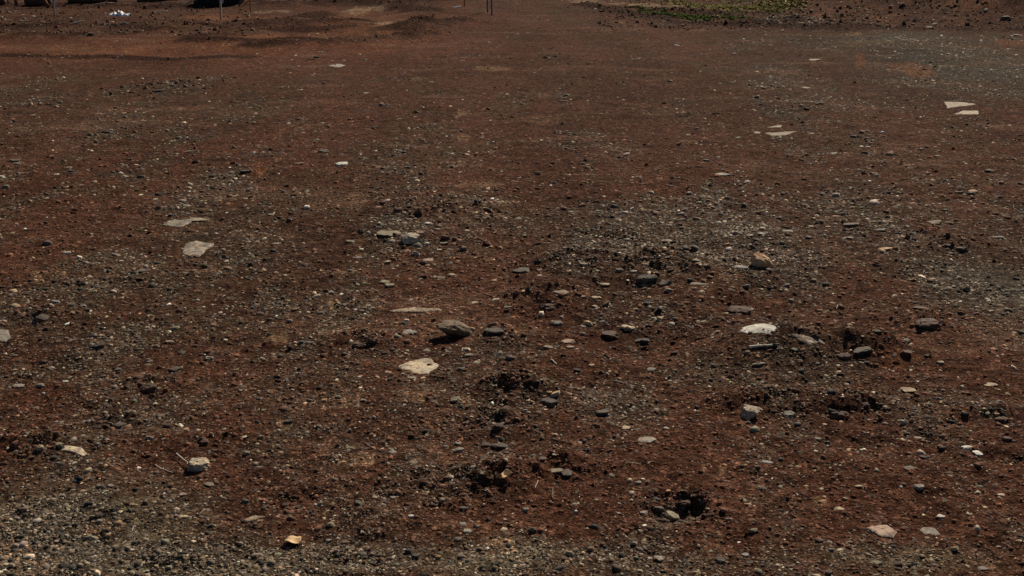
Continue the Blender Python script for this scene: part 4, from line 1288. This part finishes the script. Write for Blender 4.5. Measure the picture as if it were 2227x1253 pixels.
def straw_litter():
    """short bits of dry straw and pale splinters nobody could count"""
    x, y, v = scatter_spots(700, 20, 1300, -300, 2500)
    ub = RNG.uniform(1600, 2400, 500); vb = RNG.uniform(0, 72, 500)
    xb, yb = plane(ub, vb)
    uc = RNG.uniform(1640, 1800, 160); vc = RNG.normal(53, 3.5, 160)
    xc, yc = plane(uc, vc)
    x = np.concatenate((x, xb, xc)); y = np.concatenate((y, yb, yc)); v = np.concatenate((v, vb, vc))
    n = len(x)
    L = RNG.uniform(5, 15, n) / ppm(v); r = RNG.uniform(0.5, 1.0, n) / ppm(v)
    a = RNG.normal(0, 0.7, n); tz = RNG.uniform(0, 0.5, n)
    dx, dy = np.cos(a), np.sin(a)
    z = height(x, y)
    P = np.zeros((n, 6, 3))
    for e in (0, 1):
        for k in range(3):
            t = 2 * np.pi * k / 3
            P[:, e * 3 + k, 0] = x + dx * L * e - dy * r * math.cos(t)
            P[:, e * 3 + k, 1] = y + dy * L * e + dx * r * math.cos(t)
            P[:, e * 3 + k, 2] = z + r * 1.2 + r * math.sin(t) + L * tz * e * 0.6
    tri = np.array(((0, 1, 4), (0, 4, 3), (1, 2, 5), (1, 5, 4), (2, 0, 3), (2, 3, 5), (0, 2, 1), (3, 4, 5)))
    F = (np.arange(n)[:, None, None] * 6 + tri[None]).reshape(-1, 3)
    c = np.array((0.50, 0.40, 0.28)) * np.exp(RNG.normal(0, 0.35, n))[:, None]
    o = big_mesh('straw_litter', P.reshape(-1, 3), F, 3, np.repeat(np.clip(c, 0, 0.8), 6, 0), GRAIN)
    tag(o, 'bits of dry straw and pale splinters littered over the dirt', 'straw', kind='stuff')


straw_litter()


def grass_patch():
    """low green growth along the far right side of the track"""
    us, vs = [], []
    for u0, v0, u1, v1, k, sd in ((1330, 21, 1362, 27, 110, 2.2), (1362, 25, 1480, 38, 1000, 2.6), (1480, 38, 1610, 43, 1400, 3.0), (1460, 11, 1700, 18, 2400, 6.5), (1620, 19, 1745, 18, 1300, 4.5), (1700, 12, 1745, 17, 250, 3.5), (1380, 6, 1560, 12, 350, 4.5), (1300, 20, 1900, 50, 350, 8)):
        t = RNG.random(k)
        us.append(u0 + (u1 - u0) * t + RNG.normal(0, 14, k)); vs.append(v0 + (v1 - v0) * t + RNG.normal(0, sd, k))
    u, v = np.concatenate(us), np.maximum(np.concatenate(vs), -6)
    x, y = plane(u, v)
    n = len(x)
    bright = (v < 27) & (u > 1400) & (RNG.random(n) < 0.8)
    clump = fbm(x, y * 0.5, 0.7, 88, 3) > -0.25
    x, y, u, v, bright = x[clump], y[clump], u[clump], v[clump], bright[clump]
    n = len(x)
    c = np.where(bright[:, None], np.array((0.235, 0.20, 0.080)), np.array((0.075, 0.100, 0.032))) * np.exp(RNG.normal(0, 0.3, n))[:, None]
    z = height(x, y)
    a = RNG.uniform(0, 6.28, n); L = RNG.uniform(0.022, 0.055, n); w = RNG.uniform(0.012, 0.024, n)
    lean = RNG.uniform(1.0, 2.8, n)
    P = np.zeros((n, 5, 3))
    for k, (f, ww) in enumerate(((0, 1), (0, -1), (0.55, 1), (0.55, -1), (1, 0))):
        P[:, k, 0] = x + np.cos(a) * L * lean * f - np.sin(a) * w * ww
        P[:, k, 1] = y + np.sin(a) * L * lean * f + np.cos(a) * w * ww
        P[:, k, 2] = z + L * f * (1.3 - 0.45 * f)
    tri = np.array(((0, 1, 3), (0, 3, 2), (2, 3, 4)))
    F = (np.arange(n)[:, None, None] * 5 + tri[None]).reshape(-1, 3)
    m = grain_material('grass_blade', 1.0, 0.0)
    o = big_mesh('grass', P.reshape(-1, 3), F, 3, np.repeat(c, 5, 0), m)
    tag(o, 'low green grass and weeds along the far right of the track', 'grass', kind='stuff')


grass_patch()


# ------------------------------------------------------------------ far edge: stakes, sheet, boards, tyre, branches
def make_stake(u, v, wpx, hgt, mat, lean, label, ribbon=None):
    x, y, z, s = ground_point(u, v)
    root = empty('survey_stake', (x, y, z - 0.05))
    r = wpx * s / 2
    V = []; F = []
    for k, (zz, f) in enumerate(((0.0, 0.9), (0.06, 1.0), (hgt * 0.5, 0.97), (hgt - 0.05, 0.95), (hgt, 0.55))):
        for sx, sy in ((-1, -1), (1, -1), (1, 1), (-1, 1)):
            V.append((sx * r * f + lean * zz, sy * r * f, zz))
    for k in range(4):
        for i in range(4):
            j = (i + 1) % 4
            F.append((k * 4 + i, k * 4 + j, k * 4 + 4 + j, k * 4 + 4 + i))
    F.append((16, 17, 18, 19)); F.append((3, 2, 1, 0))
    mesh_obj('post', V, F, mat, root)
    if ribbon:
        z0, z1 = ribbon
        V = []; F = []
        n = 7
        for k in range(n):
            t = k / (n - 1)
            zz = z0 + (z1 - z0) * t
            ox = r * 1.3 + 0.02 * math.sin(5 * t) + lean * zz
            for q in (0, 1):
                V.append((ox + q * 0.035, -r * 0.6 + 0.012 * math.sin(7 * t + q), zz))
        for k in range(n - 1):
            F.append((2 * k, 2 * k + 1, 2 * k + 3, 2 * k + 2))
        b = mesh_obj('ribbon', V, F, RIBBON, root)
        so = b.modifiers.new('thickness', 'SOLIDIFY'); so.thickness = 0.001
        V, F = tube([(lean * z1, 0, z1 - 0.01), (lean * z1, 0, z1 + 0.02)], r * 1.5, 8)
        mesh_obj('ribbon_knot', V, F, RIBBON, root)
    tag(root, label, 'stake', 'stakes at the far edge')


make_stake(481, 44, 3.6, 1.15, WOOD, 0.012, 'wooden stake with pale tape standing before the black tyre', (0.42, 0.62))
make_stake(119, 34, 2.6, 1.1, STEEL, 0.0, 'thin stake with pale blue tape at the far left edge', (0.27, 0.46))
make_stake(545, 27, 2.2, 1.0, BARK, -0.01, 'thin reddish stake just right of the black tyre')
make_stake(1060, 27, 3.6, 1.0, STEEL, -0.005, 'dark stake, left one of the close pair on the track')
make_stake(1070, 34, 3.6, 1.1, STEEL, -0.03, 'dark stake, right and nearer one of the close pair on the track')
make_stake(1010, 15, 2.2, 1.0, BARK, 0.0, 'thin brown stake left of the close pair on the track')
make_stake(232, 12, 2.0, 0.9, BARK, 0.02, 'thin reddish stake behind the white plastic sheet')


def plastic_sheet():
    x, y, z, s = ground_point(262, 35)
    W, D = 44 * s, 0.26
    nx, ny = 26, 8
    V = []; F = []
    for i in range(nx):
        t = i / (nx - 1)
        for j in range(ny):
            q = j / (ny - 1)
            px = (t - 0.5) * W; py = (q - 0.5) * D
            peak = 0.085 * math.exp(-((t - 0.42) / 0.06) ** 2) + 0.075 * math.exp(-((t - 0.56) / 0.07) ** 2) + 0.05 * math.exp(-((t - 0.24) / 0.05) ** 2) + 0.02 * math.exp(-((t - 0.08) / 0.05) ** 2)
            pz = 0.065 * (1 - abs(2 * q - 1) ** 3) + peak * math.sin(math.pi * min(1, q * 1.1)) + 0.010 * math.sin(23 * t + 9 * q)
            V.append((px, py, max(pz, 0.0) - 0.01))
    for i in range(nx - 1):
        for j in range(ny - 1):
            a = i * ny + j
            F.append((a, a + ny, a + ny + 1, a + 1))
    o = mesh_obj('plastic_sheet', V, F, PALEPLASTIC, loc=(x, y, z))
    so = o.modifiers.new('thickness', 'SOLIDIFY'); so.thickness = 0.004
    tag(o, 'crumpled white plastic sheet lying on dirt at the upper left', 'plastic sheet')


plastic_sheet()


def board(u, v, wpx, label, rz, mat=STRAW):
    x, y, z, s = ground_point(u, v)
    L, w, t = wpx * s, 0.045, 0.022
    V = []; F = []
    for k, f in enumerate((-0.5, -0.2, 0.15, 0.5)):
        b = 0.006 * math.sin(k * 2.1)
        for sx, sz in ((-1, 0), (1, 0), (1, 1), (-1, 1)):
            V.append((f * L, sx * w * 0.5 + b, sz * t + 0.012 * k))
    for k in range(3):
        for i in range(4):
            j = (i + 1) % 4
            F.append((k * 4 + i, k * 4 + j, k * 4 + 4 + j, k * 4 + 4 + i))
    F.append((3, 2, 1, 0)); F.append((12, 13, 14, 15))
    o = mesh_obj('wooden_lath', V, F, mat, loc=(x, y, z + 0.005))
    o.rotation_euler = (0, 0, rz)
    tag(o, label, 'lath')


board(346, 28, 36, 'long pale wooden lath lying right of the white plastic sheet', 0.05)
board(994, 18, 16, 'short white wooden lath lying left of the dark stake pair', 0.35, PALEPLASTIC)
board(1348, 40, 20, 'short dark wooden lath by the grass strip', -0.3, DARKBARK)


def tyre():
    x, y, z, s = ground_point(466, 13)
    R = 52 * s; hh = 0.42
    prof = [(0.46, 0.05), (0.52, 0.02), (0.80, 0.0), (0.93, 0.05), (0.99, 0.16), (1.0, 0.32), (1.0, 0.68), (0.99, 0.84), (0.93, 0.95), (0.80, 1.0), (0.52, 0.98), (0.46, 0.95)]
    n = 48
    V = []; F = []
    for i in range(n):
        a = 2 * math.pi * i / n
        for r, zz in prof:
            V.append((math.cos(a) * r * R, math.sin(a) * r * R, zz * hh))
    m = len(prof)
    for i in range(n):
        i2 = (i + 1) % n
        for k in range(m):
            k2 = (k + 1) % m
            F.append((i * m + k, i2 * m + k, i2 * m + k2, i * m + k2))
    root = empty('tyre', (x, y + R * 0.9, z - 0.03))
    mesh_obj('casing', V, F, RUBBER, root, True)
    lug = None
    for i in range(36):
        a = 2 * math.pi * i / 36
        if lug is None:
            bx = [(-0.5, -1, -1), (0.5, -1, -1), (0.5, 1, -1), (-0.5, 1, -1), (-0.5, -1, 1), (0.5, -1, 1), (0.5, 1, 1), (-0.5, 1, 1)]
            LV = [(0.03 * p[0] * 2, 0.035 * p[1] + 0.03 * p[2], 0.15 * p[2]) for p in bx]
            LF = [(0, 3, 2, 1), (4, 5, 6, 7), (0, 1, 5, 4), (1, 2, 6, 5), (2, 3, 7, 6), (3, 0, 4, 7)]
            lug = mesh_obj('tread_block', LV, LF, RUBBER, root)
            o = lug
        else:
            o = lug.copy(); C.objects.link(o); o.parent = root
        o.location = (math.cos(a) * R, math.sin(a) * R, hh * 0.5)
        o.rotation_euler = (0, 0, a)
    tag(root, 'big black tyre lying on its side at the top edge behind a stake', 'tyre')


tyre()


def branch(u, v, L, r, az, el, mat, label, name='fallen_branch', cat='branch', lift=0.0, twigs=2):
    x, y, z, s = ground_point(u, v)
    root = empty(name, (x, y, z + r * 0.6 + lift))
    d = np.array((math.cos(az) * math.cos(el), math.sin(az) * math.cos(el), math.sin(el)))
    pts = []
    p = np.zeros(3)
    for k in range(9):
        pts.append(tuple(p))
        p = p + d * L / 8 + np.array([random.uniform(-1, 1) * L * 0.018 for _ in range(3)])
    V, F = tube(pts, [r * (1 - 0.5 * k / 8) for k in range(9)], 8)
    mesh_obj('limb', V, F, mat, root, True)
    for k in range(twigs):
        b = np.array(pts[3 + 2 * (k % 3)])
        dd = d + np.array((random.uniform(-.8, .8), random.uniform(-.8, .8), random.uniform(0.0, .8)))
        dd /= np.linalg.norm(dd)
        V, F = tube([tuple(b), tuple(b + dd * L * 0.16), tuple(b + dd * L * 0.34 + np.array((0, 0, 0.03)))], [r * 0.45, r * 0.3, r * 0.12], 6)
        mesh_obj('side_branch', V, F, mat, root, True)
    tag(root, label, cat, 'branches at the far edge')


branch(36, 15, 1.1, 0.05, 1.7, 1.25, BARK, 'reddish upright branch at the far left corner, nearest the edge', twigs=3)
branch(105, 17, 0.9, 0.05, 2.6, 0.75, BARK, 'thick reddish branch leaning left near the tape stake', twigs=2)
branch(58, 11, 0.62, 0.15, 0.05, 0.0, DARKBARK, 'thick dark log lying at the top left corner', 'log', 'log', twigs=1)
branch(10, 9, 1.0, 0.10, 2.9, 0.05, DARKBARK, 'dark log poking in at the very left of the top edge', 'log', 'log', twigs=1)
branch(300, 5, 1.3, 0.10, -0.02, 0.04, DARKBARK, 'long dark log lying left of the black tyre', 'log', 'log', twigs=3)
branch(150, 5, 1.3, 0.10, 0.04, 0.03, DARKBARK, 'dark log lying right of the tape stake at the top edge', 'log', 'log', twigs=3)
branch(205, 12, 0.55, 0.022, 0.1, 0.08, WOOD, 'pale short branch lying behind the white plastic sheet', twigs=1)
branch(160, 52, 0.3, 0.022, -0.5, 0.25, STRAW, 'pale forked branch on dirt left of the white plastic sheet', twigs=2)
branch(395, 13, 0.5, 0.02, 0.5, 0.3, WOOD, 'thin grey branch leaning on the left side of the tyre', twigs=2)
branch(520, 12, 0.5, 0.02, 0.7, 0.7, DARKBARK, 'tangled dark branch at the right side of the tyre', twigs=3)
branch(8, 46, 0.18, 0.012, 0.0, 0.1, STRAW, 'small pale stick on the dirt near the left edge, upper corner', twigs=1)
branch(42, 46, 0.2, 0.013, 0.1, 0.05, STRAW, 'pale stick lying on dirt below the left corner logs', twigs=1)
